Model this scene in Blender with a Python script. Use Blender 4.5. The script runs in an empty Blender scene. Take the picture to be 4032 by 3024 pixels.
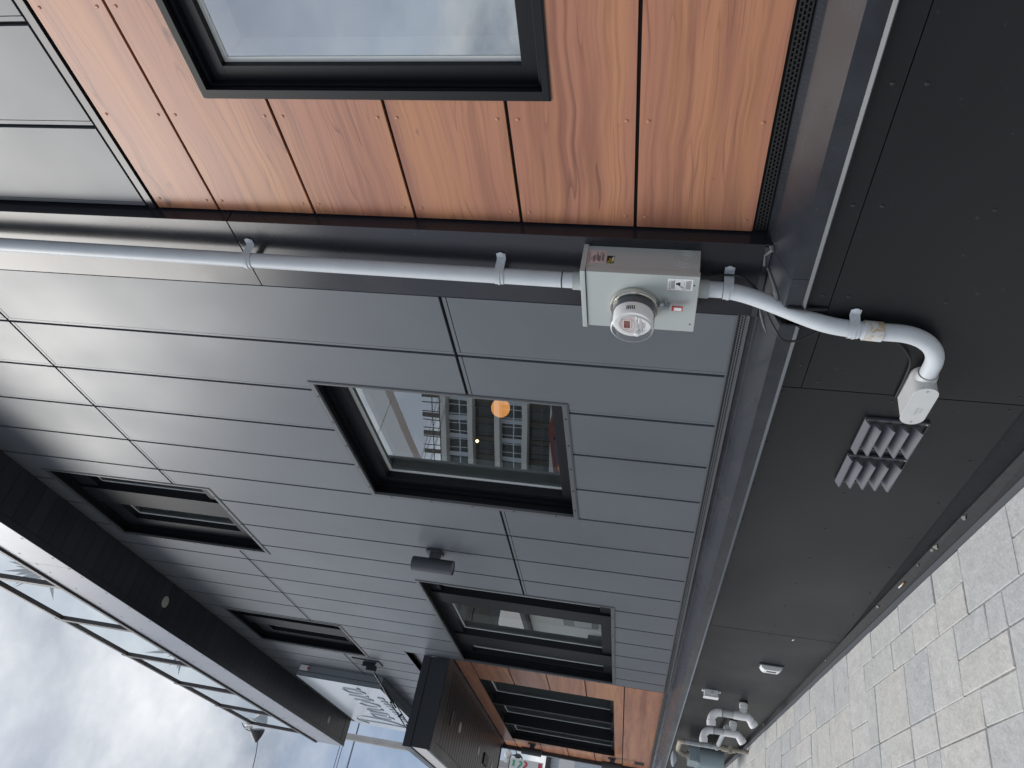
import bpy, bmesh, math, random
from mathutils import Vector, Matrix
random.seed(7)
S = bpy.context.scene
COL = S.collection
PI = math.pi
# ------------------------------------------------------------------ camera
R2 = Vector((0.8101736, -0.5804209, 0.0820381))    # photograph's "upright" right
D2 = Vector((0.1800017, 0.1131422, -0.9771378))    # upright down  (the phone was turned a quarter, so this runs to the right)
FW = Vector((0.5578693, 0.8064182, 0.1961416))
cd = bpy.data.cameras.new('camera'); cam = bpy.data.objects.new('camera', cd); COL.objects.link(cam)
cam.matrix_world = Matrix(((D2.x, R2.x, -FW.x, -2.0), (D2.y, R2.y, -FW.y, 0.0), (D2.z, R2.z, -FW.z, 1.7), (0, 0, 0, 1)))
cd.sensor_fit = 'HORIZONTAL'; cd.sensor_width = 36.0; cd.lens = 2962.37 / 4032 * 36
cd.clip_start = 0.05; cd.clip_end = 3000
S.camera = cam
# ------------------------------------------------------------------ sky, sun, exposure
EL, AZ = math.radians(50), math.radians(-48)       # azimuth from +y towards +x
W = bpy.data.worlds.new('World'); S.world = W; W.use_nodes = True
nt = W.node_tree; nt.nodes.clear()
def wn(t, **k):
    n = nt.nodes.new(t)
    for a, v in k.items(): setattr(n, a, v)
    return n
out = wn('ShaderNodeOutputWorld')
sky = wn('ShaderNodeTexSky', sky_type='NISHITA', sun_disc=False, sun_elevation=EL, sun_rotation=AZ)
bg1 = wn('ShaderNodeBackground'); bg1.inputs[1].default_value = 0.06
nt.links.new(sky.outputs[0], bg1.inputs[0])
tc = wn('ShaderNodeTexCoord'); sep = wn('ShaderNodeSeparateXYZ'); nt.links.new(tc.outputs['Generated'], sep.inputs[0])
mz = wn('ShaderNodeMath', operation='MAXIMUM'); mz.inputs[1].default_value = 0.0; nt.links.new(sep.outputs[2], mz.inputs[0])
az_ = wn('ShaderNodeMath', operation='ADD'); az_.inputs[1].default_value = 0.28; nt.links.new(mz.outputs[0], az_.inputs[0])
dx = wn('ShaderNodeMath', operation='DIVIDE'); nt.links.new(sep.outputs[0], dx.inputs[0]); nt.links.new(az_.outputs[0], dx.inputs[1])
dy = wn('ShaderNodeMath', operation='DIVIDE'); nt.links.new(sep.outputs[1], dy.inputs[0]); nt.links.new(az_.outputs[0], dy.inputs[1])
cmb = wn('ShaderNodeCombineXYZ'); nt.links.new(dx.outputs[0], cmb.inputs[0]); nt.links.new(dy.outputs[0], cmb.inputs[1]); cmb.inputs[2].default_value = 3.7
n1 = wn('ShaderNodeTexNoise'); n1.inputs['Scale'].default_value = 1.25; n1.inputs['Detail'].default_value = 9; n1.inputs['Roughness'].default_value = 0.56; n1.inputs['Distortion'].default_value = 0.25
nt.links.new(cmb.outputs[0], n1.inputs['Vector'])
rp = wn('ShaderNodeValToRGB'); rp.color_ramp.elements[0].position = 0.40; rp.color_ramp.elements[1].position = 0.58
rp.color_ramp.elements[0].color = (0.38, 0.38, 0.38, 1); nt.links.new(n1.outputs['Fac'], rp.inputs[0])
n2 = wn('ShaderNodeTexNoise'); n2.inputs['Scale'].default_value = 1.7; n2.inputs['Detail'].default_value = 7; n2.inputs['Roughness'].default_value = 0.6
mp = wn('ShaderNodeMapping'); mp.inputs['Location'].default_value = (4.3, 1.7, 0); nt.links.new(cmb.outputs[0], mp.inputs[0]); nt.links.new(mp.outputs[0], n2.inputs['Vector'])
rc = wn('ShaderNodeValToRGB'); rc.color_ramp.elements[0].position = 0.41; rc.color_ramp.elements[1].position = 0.64
rc.color_ramp.elements[0].color = (0.215, 0.245, 0.295, 1); rc.color_ramp.elements[1].color = (0.59, 0.605, 0.625, 1); nt.links.new(n2.outputs['Fac'], rc.inputs[0])
bg2 = wn('ShaderNodeBackground'); nt.links.new(rc.outputs[0], bg2.inputs[0]); bg2.inputs[1].default_value = 1.0
mix = wn('ShaderNodeMixShader'); nt.links.new(rp.outputs[0], mix.inputs[0]); nt.links.new(bg1.outputs[0], mix.inputs[1]); nt.links.new(bg2.outputs[0], mix.inputs[2])
nt.links.new(mix.outputs[0], out.inputs[0])
sl = bpy.data.lights.new('sun', 'SUN'); sl.energy = 1.5; sl.angle = math.radians(40); sl.color = (1.0, 0.97, 0.92)
so = bpy.data.objects.new('sun', sl); COL.objects.link(so)
sd = Vector((math.sin(AZ) * math.cos(EL), math.cos(AZ) * math.cos(EL), math.sin(EL)))
so.rotation_euler = sd.to_track_quat('Z', 'Y').to_euler(); so.location = (-8, 4, 20)
S.view_settings.view_transform = 'Standard'; S.view_settings.look = 'None'
S.view_settings.exposure = 0.74; S.view_settings.gamma = 1; S.view_settings.use_curve_mapping = False
# ------------------------------------------------------------------ materials
MATS = {}
def mat(name, col, rough=0.5, metal=0.0, spec=0.5, var=0.0, vscale=3.0, bump=0.0, bscale=60.0, rvar=0.0, objrand=0.0, emit=None, estr=0.0, coat=0.0, specks=0.0):
    if name in MATS: return MATS[name]
    m = bpy.data.materials.new(name); m.use_nodes = True; t = m.node_tree; N = t.nodes; L = t.links
    b = N['Principled BSDF']
    b.inputs['Base Color'].default_value = (*col, 1); b.inputs['Roughness'].default_value = rough
    b.inputs['Metallic'].default_value = metal; b.inputs['Specular IOR Level'].default_value = spec
    b.inputs['Coat Weight'].default_value = coat
    if emit: b.inputs['Emission Color'].default_value = (*emit, 1); b.inputs['Emission Strength'].default_value = estr
    tcn = N.new('ShaderNodeTexCoord')
    csock = None
    if var or objrand or specks:
        nz = N.new('ShaderNodeTexNoise'); nz.inputs['Scale'].default_value = vscale; nz.inputs['Detail'].default_value = 6; nz.inputs['Roughness'].default_value = 0.6
        L.new(tcn.outputs['Object'], nz.inputs['Vector'])
        mr = N.new('ShaderNodeMapRange'); mr.inputs['From Min'].default_value = 0.3; mr.inputs['From Max'].default_value = 0.7
        mr.inputs['To Min'].default_value = 1 - var; mr.inputs['To Max'].default_value = 1 + var; L.new(nz.outputs['Fac'], mr.inputs['Value'])
        hs = N.new('ShaderNodeHueSaturation'); hs.inputs['Color'].default_value = (*col, 1); L.new(mr.outputs[0], hs.inputs['Value'])
        csock = hs.outputs[0]
        if objrand:
            oi = N.new('ShaderNodeObjectInfo'); m2 = N.new('ShaderNodeMapRange'); m2.inputs['To Min'].default_value = 1 - objrand; m2.inputs['To Max'].default_value = 1 + objrand
            L.new(oi.outputs['Random'], m2.inputs['Value']); mu = N.new('ShaderNodeMath'); mu.operation = 'MULTIPLY'
            L.new(mr.outputs[0], mu.inputs[0]); L.new(m2.outputs[0], mu.inputs[1]); L.new(mu.outputs[0], hs.inputs['Value'])
        if specks:
            ns = N.new('ShaderNodeTexNoise'); ns.inputs['Scale'].default_value = 38; ns.inputs['Detail'].default_value = 2; L.new(tcn.outputs['Object'], ns.inputs['Vector'])
            r2 = N.new('ShaderNodeMapRange'); r2.inputs['From Min'].default_value = 0.735; r2.inputs['From Max'].default_value = 0.76; r2.inputs['To Max'].default_value = specks
            L.new(ns.outputs['Fac'], r2.inputs['Value']); mx = N.new('ShaderNodeMix'); mx.data_type = 'RGBA'
            L.new(r2.outputs[0], mx.inputs['Factor']); L.new(csock, mx.inputs[6]); mx.inputs[7].default_value = (0.45, 0.43, 0.4, 1); csock = mx.outputs[2]
        L.new(csock, b.inputs['Base Color'])
    if rvar:
        nr = N.new('ShaderNodeTexNoise'); nr.inputs['Scale'].default_value = 1.6; nr.inputs['Detail'].default_value = 5; L.new(tcn.outputs['Object'], nr.inputs['Vector'])
        m3 = N.new('ShaderNodeMapRange'); m3.inputs['From Min'].default_value = 0.3; m3.inputs['From Max'].default_value = 0.7
        m3.inputs['To Min'].default_value = rough - rvar; m3.inputs['To Max'].default_value = rough + rvar; L.new(nr.outputs['Fac'], m3.inputs['Value']); L.new(m3.outputs[0], b.inputs['Roughness'])
    if bump:
        nb = N.new('ShaderNodeTexNoise'); nb.inputs['Scale'].default_value = bscale; nb.inputs['Detail'].default_value = 4; L.new(tcn.outputs['Object'], nb.inputs['Vector'])
        bp = N.new('ShaderNodeBump'); bp.inputs['Strength'].default_value = bump; bp.inputs['Distance'].default_value = 0.02; L.new(nb.outputs['Fac'], bp.inputs['Height']); L.new(bp.outputs[0], b.inputs['Normal'])
    MATS[name] = m
    return m

def wood_mat(name, base, dark, light, rough):
    m = bpy.data.materials.new(name); m.use_nodes = True; t = m.node_tree; N = t.nodes; L = t.links; b = N['Principled BSDF']
    tcn = N.new('ShaderNodeTexCoord'); oi = N.new('ShaderNodeObjectInfo')
    sc = N.new('ShaderNodeVectorMath'); sc.operation = 'SCALE'; sc.inputs[0].default_value = (3.1, 17.0, 9.3); L.new(oi.outputs['Random'], sc.inputs['Scale'])
    ad = N.new('ShaderNodeVectorMath'); ad.operation = 'ADD'; L.new(tcn.outputs['Object'], ad.inputs[0]); L.new(sc.outputs[0], ad.inputs[1])
    # slow waviness of the grain
    w = N.new('ShaderNodeTexNoise'); w.inputs['Scale'].default_value = 1.0; w.inputs['Detail'].default_value = 2
    mw = N.new('ShaderNodeMapping'); mw.inputs['Scale'].default_value = (1, 1.9, 2.8); L.new(ad.outputs[0], mw.inputs[0]); L.new(mw.outputs[0], w.inputs['Vector'])
    ws = N.new('ShaderNodeVectorMath'); ws.operation = 'SCALE'; ws.inputs['Scale'].default_value = 0.085; L.new(w.outputs['Color'], ws.inputs[0])
    a2 = N.new('ShaderNodeVectorMath'); a2.operation = 'ADD'; L.new(ad.outputs[0], a2.inputs[0]); L.new(ws.outputs[0], a2.inputs[1])
    def grain(sx, sz, det, rg, dist=0.0):
        mpg = N.new('ShaderNodeMapping'); mpg.inputs['Scale'].default_value = (1, sx, sz); L.new(a2.outputs[0], mpg.inputs[0])
        g = N.new('ShaderNodeTexNoise'); g.inputs['Scale'].default_value = 1.0; g.inputs['Detail'].default_value = det; g.inputs['Roughness'].default_value = rg; g.inputs['Distortion'].default_value = dist
        L.new(mpg.outputs[0], g.inputs['Vector']); return g.outputs['Fac']
    def mr(s, a, bb, c=0.0, d=1.0):
        r = N.new('ShaderNodeMapRange'); r.inputs['From Min'].default_value = a; r.inputs['From Max'].default_value = bb; r.inputs['To Min'].default_value = c; r.inputs['To Max'].default_value = d
        L.new(s, r.inputs['Value']); return r.outputs[0]
    def mixc(f, A, B):
        x = N.new('ShaderNodeMix'); x.data_type = 'RGBA'; L.new(f, x.inputs['Factor'])
        for s, i in ((A, 6), (B, 7)):
            if isinstance(s, tuple): x.inputs[i].default_value = (*s, 1)
            else: L.new(s, x.inputs[i])
        return x.outputs[2]
    c = mixc(mr(grain(0.55, 9, 3, 0.5), 0.44, 0.66), base, light)
    c = mixc(mr(grain(0.5, 14, 5, 0.6, 0.4), 0.48, 0.70, 0, 0.74), c, dark)
    c = mixc(mr(grain(1.2, 75, 3, 0.6), 0.5, 0.78, 0, 0.42), c, dark)
    # fine dark figure lines: narrow bands of a smooth grain field
    f = grain(0.42, 7.5, 2, 0.45)
    mu = N.new('ShaderNodeMath'); mu.operation = 'MULTIPLY'; mu.inputs[1].default_value = 15; L.new(f, mu.inputs[0])
    fr = N.new('ShaderNodeMath'); fr.operation = 'FRACT'; L.new(mu.outputs[0], fr.inputs[0])
    ln = mr(fr.outputs[0], 0.0, 0.15, 0.62, 0.0)
    gate = mr(grain(1.6, 5, 2, 0.5), 0.42, 0.58)
    m2 = N.new('ShaderNodeMath'); m2.operation = 'MULTIPLY'; L.new(ln, m2.inputs[0]); L.new(gate, m2.inputs[1])
    c = mixc(m2.outputs[0], c, tuple(x * 0.75 for x in dark))
    kn = mr(grain(5.5, 12, 2, 0.5), 0.74, 0.8, 0, 0.7)
    c = mixc(kn, c, tuple(x * 0.45 for x in dark))
    L.new(c, b.inputs['Base Color']); b.inputs['Roughness'].default_value = rough; b.inputs['Specular IOR Level'].default_value = 0.5
    MATS[name] = m; return m

def glass_mat(name, ior, tint, wav=0.0, rough=0.0):
    m = bpy.data.materials.new(name); m.use_nodes = True; t = m.node_tree; N = t.nodes; L = t.links; N.clear()
    o = N.new('ShaderNodeOutputMaterial'); tr = N.new('ShaderNodeBsdfTransparent'); tr.inputs[0].default_value = (*tint, 1)
    gl = N.new('ShaderNodeBsdfGlossy'); gl.inputs['Roughness'].default_value = rough; gl.inputs['Color'].default_value = (0.95, 0.98, 0.98, 1)
    lw = N.new('ShaderNodeLayerWeight'); lw.inputs['Blend'].default_value = 0.5; pw_ = N.new('ShaderNodeMath'); pw_.operation = 'POWER'; pw_.inputs[1].default_value = 5.0
    L.new(lw.outputs['Facing'], pw_.inputs[0]); fr = N.new('ShaderNodeMapRange'); fr.inputs['To Min'].default_value = ior; L.new(pw_.outputs[0], fr.inputs['Value']); mx = N.new('ShaderNodeMixShader')
    if wav:
        tcn = N.new('ShaderNodeTexCoord'); nz = N.new('ShaderNodeTexNoise'); nz.inputs['Scale'].default_value = 2.2; nz.inputs['Detail'].default_value = 1; L.new(tcn.outputs['Object'], nz.inputs['Vector'])
        bp = N.new('ShaderNodeBump'); bp.inputs['Strength'].default_value = wav; bp.inputs['Distance'].default_value = 0.01; L.new(nz.outputs['Fac'], bp.inputs['Height']); L.new(bp.outputs[0], gl.inputs['Normal'])
    L.new(fr.outputs[0], mx.inputs[0]); L.new(tr.outputs[0], mx.inputs[1]); L.new(gl.outputs[0], mx.inputs[2]); L.new(mx.outputs[0], o.inputs[0])
    MATS[name] = m; return m

GREY = mat('grey_panel_paint', (0.119, 0.133, 0.151), 0.37, spec=0.5, var=0.07, vscale=1.1, rvar=0.05, objrand=0.05, bump=0.012, bscale=4)
GAP = mat('joint_shadow_black', (0.012, 0.012, 0.014), 0.8)
TRIM = mat('charcoal_flashing', (0.021, 0.022, 0.029), 0.24, spec=0.55, var=0.12, vscale=3, rvar=0.06, specks=0.04, bump=0.03, bscale=2.5)
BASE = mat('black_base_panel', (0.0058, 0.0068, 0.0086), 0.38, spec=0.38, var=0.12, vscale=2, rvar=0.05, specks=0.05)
SILL = mat('sill_metal', (0.026, 0.030, 0.038), 0.25, spec=0.55, var=0.25, vscale=7, rvar=0.07, specks=0.12)
MEMB = mat('black_membrane', (0.009, 0.010, 0.013), 0.55, spec=0.35, var=0.2, vscale=9, bump=0.1, bscale=25, specks=0.12)
LIP = mat('galvanised_lip', (0.055, 0.066, 0.078), 0.26, spec=0.6)
FRAME = mat('black_window_frame', (0.0075, 0.0088, 0.012), 0.45, spec=0.25)
FLANGE = mat('charcoal_window_trim', (0.10, 0.108, 0.118), 0.38, spec=0.5)
WOOD = wood_mat('walnut_laminate', (0.432, 0.190, 0.118), (0.195, 0.074, 0.052), (0.53, 0.250, 0.125), 0.34)
WOODF = WOOD
RIV = mat('rivet_head_brown', (0.46, 0.215, 0.13), 0.35)
SCREW = mat('dark_screw_head', (0.03, 0.03, 0.032), 0.35, metal=0.4)
FSCREW = mat('fascia_screw_head', (0.08, 0.09, 0.11), 0.4)
FASC = mat('fascia_light_metal', (0.24, 0.26, 0.31), 0.34, spec=0.5, var=0.04, vscale=1.5, rvar=0.05)
SOFF = mat('dark_soffit_board', (0.020, 0.023, 0.030), 0.40, var=0.2, vscale=5, objrand=0.25)
GLASS = glass_mat('window_glass', 0.52, (0.86, 0.91, 0.90), 0.03)
GLASSC = glass_mat('clear_cover', 0.03, (0.98, 0.985, 0.985))
GLASSR = glass_mat('railing_glass', 0.06, (0.90, 0.95, 0.96))
SPACER = mat('pale_glazing_edge', (0.78, 0.81, 0.81), 0.4)
ROOM = mat('interior_wall', (0.62, 0.62, 0.60), 0.8)
BOXG = mat('grey_enamel', (0.43, 0.465, 0.465), 0.38, spec=0.5, var=0.02, vscale=5)
PVC = mat('grey_painted_conduit', (0.60, 0.64, 0.68), 0.42, spec=0.45, var=0.05, vscale=8)
LBM = mat('pale_grey_cast_body', (0.58, 0.59, 0.59), 0.45, var=0.04, vscale=14)
WHITE = mat('white_plastic', (0.86, 0.865, 0.87), 0.4)
STEEL = mat('polished_steel_ring', (0.60, 0.59, 0.54), 0.22, metal=0.9)
ZINC = mat('zinc', (0.45, 0.48, 0.5), 0.35, metal=0.7)
BLACK = mat('black_rubber', (0.012, 0.012, 0.013), 0.5)
DKGREY = mat('dark_grey_paint', (0.055, 0.06, 0.07), 0.42)
MOULD = mat('smoke_grey_plastic', (0.075, 0.078, 0.085), 0.3)
PINK = mat('pinkish_label', (0.60, 0.50, 0.50), 0.5)
INK = mat('print_ink', (0.03, 0.03, 0.035), 0.6)
INKG = mat('print_grey', (0.22, 0.2, 0.22), 0.6)
RED = mat('seal_red', (0.50, 0.045, 0.05), 0.4)
LCD = mat('red_tinted_display', (0.26, 0.07, 0.055), 0.3)
YELLOW = mat('sticker_yellow', (0.45, 0.42, 0.06), 0.5)
RUST = None
def rusty():
    m = bpy.data.materials.new('rust_stained_white'); m.use_nodes = True; t = m.node_tree; N = t.nodes; L = t.links; b = N['Principled BSDF']
    tcn = N.new('ShaderNodeTexCoord'); nz = N.new('ShaderNodeTexNoise'); nz.inputs['Scale'].default_value = 34; nz.inputs['Detail'].default_value = 5; nz.inputs['Distortion'].default_value = 1.2
    L.new(tcn.outputs['Object'], nz.inputs['Vector']); cr = N.new('ShaderNodeValToRGB'); e = cr.color_ramp.elements
    e[0].position = 0.47; e[0].color = (0.62, 0.63, 0.63, 1); e[1].position = 0.72; e[1].color = (0.40, 0.24, 0.10, 1); x = e.new(0.60); x.color = (0.54, 0.45, 0.32, 1)
    L.new(nz.outputs['Fac'], cr.inputs[0]); L.new(cr.outputs[0], b.inputs['Base Color']); b.inputs['Roughness'].default_value = 0.5; return m
RUST = rusty()
SEAL = mat('smeared_sealant', (0.17, 0.18, 0.18), 0.6, var=0.3, vscale=30)
MORT = mat('mortar_crumb', (0.20, 0.20, 0.18), 0.9, var=0.2, vscale=40)
GASM = mat('gas_meter_blue_grey', (0.25, 0.31, 0.34), 0.45, var=0.06, vscale=6)
GASP = mat('weathered_grey_pipe', (0.42, 0.45, 0.46), 0.5, var=0.25, vscale=16)
GASR = mat('stained_fitting', (0.40, 0.36, 0.29), 0.6, var=0.35, vscale=20)
SIGNF = mat('sign_face_acrylic', (0.46, 0.51, 0.57), 0.12, spec=0.5)
SIGNS = mat('sign_can_grey', (0.24, 0.265, 0.29), 0.45)
LETTER = mat('raised_letter_grey', (0.46, 0.51, 0.57), 0.5)
CANF = mat('canopy_dark_metal', (0.024, 0.028, 0.036), 0.36, rvar=0.05)
CANFR = mat('canopy_front_pale', (0.60, 0.59, 0.57), 0.35)
PLANK = mat('canopy_dark_brown_board', (0.020, 0.018, 0.019), 0.36, var=0.25, vscale=5, objrand=0.3)
DOWNL = mat('downlight_lens', (0.42, 0.41, 0.37), 0.4)
ASPH = mat('asphalt', (0.05, 0.05, 0.052), 0.85, var=0.2, vscale=6)
CONC = mat('concrete', (0.42, 0.42, 0.41), 0.85, var=0.12, vscale=4, bump=0.2)
EARTH = mat('ground_bed', (0.36, 0.35, 0.335), 0.95, var=0.15, vscale=10)
CORR = mat('pale_corrugated_steel', (0.55, 0.60, 0.66), 0.45)
DARKTRIM = mat('dark_brown_trim', (0.05, 0.045, 0.05), 0.5)
POLEM = mat('pale_concrete_pole', (0.47, 0.455, 0.45), 0.8, var=0.1, vscale=3)
WIRE = mat('overhead_wire', (0.10, 0.11, 0.16), 0.6)
GREEN = mat('palm_leaf', (0.075, 0.10, 0.07), 0.5, var=0.2)
LAMPW = mat('lamp_globe', (0.8, 0.8, 0.78), 0.3)
WARM = mat('warm_lamp_shade', (0.7, 0.45, 0.2), 0.6, emit=(1.0, 0.40, 0.10), estr=0.8)
GLOW = mat('lamp_bulb', (1, 0.8, 0.5), 0.5, emit=(1.0, 0.72, 0.36), estr=4.0)
CIGW = mat('cigarette_paper', (0.75, 0.74, 0.70), 0.8)
CIGO = mat('cigarette_filter', (0.60, 0.36, 0.13), 0.8)
BANG = mat('banner_green', (0.10, 0.42, 0.24), 0.7)
BANR = mat('banner_red', (0.55, 0.08, 0.10), 0.7)
BANW = mat('banner_white', (0.74, 0.74, 0.74), 0.7)

def paver_mat():
    m = bpy.data.materials.new('paver_stone'); m.use_nodes = True; t = m.node_tree; N = t.nodes; L = t.links; b = N['Principled BSDF']
    tcn = N.new('ShaderNodeTexCoord'); oi = N.new('ShaderNodeObjectInfo'); ge = N.new('ShaderNodeNewGeometry')
    cr = N.new('ShaderNodeValToRGB'); e = cr.color_ramp.elements
    e[0].position = 0.0; e[0].color = (0.515, 0.527, 0.535, 1); e[1].position = 1.0; e[1].color = (0.585, 0.575, 0.555, 1); x = e.new(0.45); x.color = (0.555, 0.558, 0.55, 1); y = e.new(0.75); y.color = (0.60, 0.595, 0.58, 1)
    L.new(oi.outputs['Random'], cr.inputs[0])
    def nz(scale, det, r, dist=0):
        n = N.new('ShaderNodeTexNoise'); n.inputs['Scale'].default_value = scale; n.inputs['Detail'].default_value = det; n.inputs['Roughness'].default_value = r; n.inputs['Distortion'].default_value = dist
        L.new(ge.outputs['Position'], n.inputs['Vector']); return n.outputs['Fac']
    a = nz(9, 9, 0.68, 0.8); c2 = nz(55, 5, 0.65)
    m1 = N.new('ShaderNodeMapRange'); m1.inputs['From Min'].default_value = 0.3; m1.inputs['From Max'].default_value = 0.7; m1.inputs['To Min'].default_value = 0.88; m1.inputs['To Max'].default_value = 1.09; L.new(a, m1.inputs['Value'])
    m2 = N.new('ShaderNodeMapRange'); m2.inputs['From Min'].default_value = 0.3; m2.inputs['From Max'].default_value = 0.7; m2.inputs['To Min'].default_value = 0.90; m2.inputs['To Max'].default_value = 1.08; L.new(c2, m2.inputs['Value'])
    mu = N.new('ShaderNodeMath'); mu.operation = 'MULTIPLY'; L.new(m1.outputs[0], mu.inputs[0]); L.new(m2.outputs[0], mu.inputs[1])
    hs = N.new('ShaderNodeHueSaturation'); L.new(cr.outputs[0], hs.inputs['Color']); L.new(mu.outputs[0], hs.inputs['Value']); L.new(hs.outputs[0], b.inputs['Base Color'])
    b.inputs['Roughness'].default_value = 0.8; b.inputs['Specular IOR Level'].default_value = 0.3
    bp = N.new('ShaderNodeBump'); bp.inputs['Strength'].default_value = 0.8; bp.inputs['Distance'].default_value = 0.014
    b2 = N.new('ShaderNodeTexNoise'); b2.inputs['Scale'].default_value = 13; b2.inputs['Detail'].default_value = 7; b2.inputs['Roughness'].default_value = 0.62; L.new(ge.outputs['Position'], b2.inputs['Vector'])
    L.new(b2.outputs['Fac'], bp.inputs['Height']); L.new(bp.outputs[0], b.inputs['Normal']); return m
PAVER = paver_mat()
# ------------------------------------------------------------------ mesh helpers
class MB:
    def __init__(s): s.v = []; s.f = []
    def quad(s, a, b, c, d): i = len(s.v); s.v += [Vector(a), Vector(b), Vector(c), Vector(d)]; s.f.append((i, i+1, i+2, i+3)); return s
    def box(s, x0, x1, y0, y1, z0, z1):
        if x0 > x1: x0, x1 = x1, x0
        if y0 > y1: y0, y1 = y1, y0
        if z0 > z1: z0, z1 = z1, z0
        i = len(s.v)
        s.v += [Vector(p) for p in ((x0,y0,z0),(x1,y0,z0),(x1,y1,z0),(x0,y1,z0),(x0,y0,z1),(x1,y0,z1),(x1,y1,z1),(x0,y1,z1))]
        for q in ((0,3,2,1),(4,5,6,7),(0,1,5,4),(1,2,6,5),(2,3,7,6),(3,0,4,7)): s.f.append(tuple(i+k for k in q))
        return s
    def obox(s, c, ax, ay, az):      # centre and three half-axis vectors
        c = Vector(c); ax = Vector(ax); ay = Vector(ay); az = Vector(az); i = len(s.v)
        for sx, sy, sz in ((-1,-1,-1),(1,-1,-1),(1,1,-1),(-1,1,-1),(-1,-1,1),(1,-1,1),(1,1,1),(-1,1,1)): s.v.append(c + ax*sx + ay*sy + az*sz)
        for q in ((0,3,2,1),(4,5,6,7),(0,1,5,4),(1,2,6,5),(2,3,7,6),(3,0,4,7)): s.f.append(tuple(i+k for k in q))
        return s
    def prism_y(s, prof, y0, y1):    # profile of (x,z), extruded along y
        n = len(prof); i = len(s.v)
        s.v += [Vector((x, y0, z)) for x, z in prof] + [Vector((x, y1, z)) for x, z in prof]
        for k in range(n): s.f.append((i+k, i+(k+1)%n, i+n+(k+1)%n, i+n+k))
        s.f.append(tuple(i+k for k in reversed(range(n)))); s.f.append(tuple(i+n+k for k in range(n))); return s
    def poly(s, pts, thick):         # planar polygon with thickness vector
        n = len(pts); i = len(s.v); t = Vector(thick); pts = [Vector(p) for p in pts]
        s.v += pts + [p + t for p in pts]
        for k in range(n): s.f.append((i+k, i+(k+1)%n, i+n+(k+1)%n, i+n+k))
        s.f.append(tuple(i+k for k in reversed(range(n)))); s.f.append(tuple(i+n+k for k in range(n))); return s
    def tube(s, path, r, seg=16, cap=True, rs=None):
        P = [Vector(p) for p in path]; n = len(P); i0 = len(s.v); nrm = None
        for k in range(n):
            d = (P[min(k+1, n-1)] - P[max(k-1, 0)]).normalized()
            if nrm is None: nrm = d.orthogonal().normalized()
            else: nrm = (nrm - d * nrm.dot(d)).normalized()
            bn = d.cross(nrm); rr = rs[k] if rs else r
            for j in range(seg):
                a = 2*PI*j/seg; s.v.append(P[k] + (nrm*math.cos(a) + bn*math.sin(a))*rr)
        for k in range(n-1):
            for j in range(seg):
                a = i0+k*seg+j; b = i0+k*seg+(j+1)%seg; s.f.append((a, b, b+seg, a+seg))
        if cap:
            s.f.append(tuple(i0+j for j in reversed(range(seg)))); s.f.append(tuple(i0+(n-1)*seg+j for j in range(seg)))
        return s
    def lathe(s, c, axis, prof, seg=32, cap=False):  # prof of (distance along axis, radius)
        c = Vector(c); d = Vector(axis).normalized(); u = d.orthogonal().normalized(); w = d.cross(u); i0 = len(s.v); n = len(prof)
        for h, r in prof:
            for j in range(seg): a = 2*PI*j/seg; s.v.append(c + d*h + (u*math.cos(a)+w*math.sin(a))*r)
        for k in range(n-1):
            for j in range(seg):
                a = i0+k*seg+j; b = i0+k*seg+(j+1)%seg; s.f.append((a, b, b+seg, a+seg))
        if cap:
            s.f.append(tuple(i0+j for j in reversed(range(seg)))); s.f.append(tuple(i0+(n-1)*seg+j for j in range(seg)))
        return s
    def add(s, o): i = len(s.v); s.v += o.v; s.f += [tuple(k+i for k in q) for q in o.f]; return s

def bez(pts, n=8):                   # Catmull-Rom through points
    P = [Vector(p) for p in pts]; o = []
    for k in range(len(P)-1):
        a = P[max(k-1,0)]; b = P[k]; c = P[k+1]; d = P[min(k+2, len(P)-1)]
        for t in range(n):
            t = t/n; o.append(0.5*((2*b)+(c-a)*t+(2*a-5*b+4*c-d)*t*t+(3*b-a-3*c+d)*t**3))
    o.append(P[-1]); return o

def obj(name, mb, m, parent=None, origin=None, smooth=False, bev=0.0, kind=None, recalc=True):
    o0 = Vector(origin) if origin else Vector((0, 0, 0))
    base = parent['_w'] if parent is not None and '_w' in parent else None
    pw = Vector(base) if base is not None else Vector((0, 0, 0))
    me = bpy.data.meshes.new(name); me.from_pydata([tuple(v - o0 - (pw if origin is None else Vector((0,0,0)))) for v in mb.v], [], mb.f)
    if recalc or bev:
        b = bmesh.new(); b.from_mesh(me)
        if recalc: bmesh.ops.recalc_face_normals(b, faces=b.faces)
        if bev:
            ed = [e for e in b.edges if len(e.link_faces) == 2 and e.calc_face_angle(0) > 0.6]
            bmesh.ops.bevel(b, geom=ed, offset=bev, segments=2, affect='EDGES', profile=0.6, clamp_overlap=True)
        b.to_mesh(me); b.free()
    if smooth or bev:
        for p in me.polygons: p.use_smooth = True
        me.set_sharp_from_angle(angle=math.radians(42))
    me.materials.append(m)
    o = bpy.data.objects.new(name, me); COL.objects.link(o)
    wl = o0 if origin else pw
    o['_w'] = tuple(wl)
    if parent is not None: o.parent = parent; o.location = wl - pw
    else: o.location = wl
    if bev: wm_ = o.modifiers.new('face_weighted', 'WEIGHTED_NORMAL'); wm_.keep_sharp = True; wm_.mode = 'FACE_AREA'; wm_.weight = 90
    if kind: o['kind'] = kind
    return o
def thing(name, label, cat, loc=(0, 0, 0), group=None):
    o = bpy.data.objects.new(name, None); COL.objects.link(o); o.location = loc; o['_w'] = tuple(loc)
    o.empty_display_size = 0.1
    o['label'] = label; o['category'] = cat
    if group: o['group'] = group
    return o
def tag(o, label, cat, group=None):
    o['label'] = label; o['category'] = cat
    if group: o['group'] = group
    return o
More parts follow.
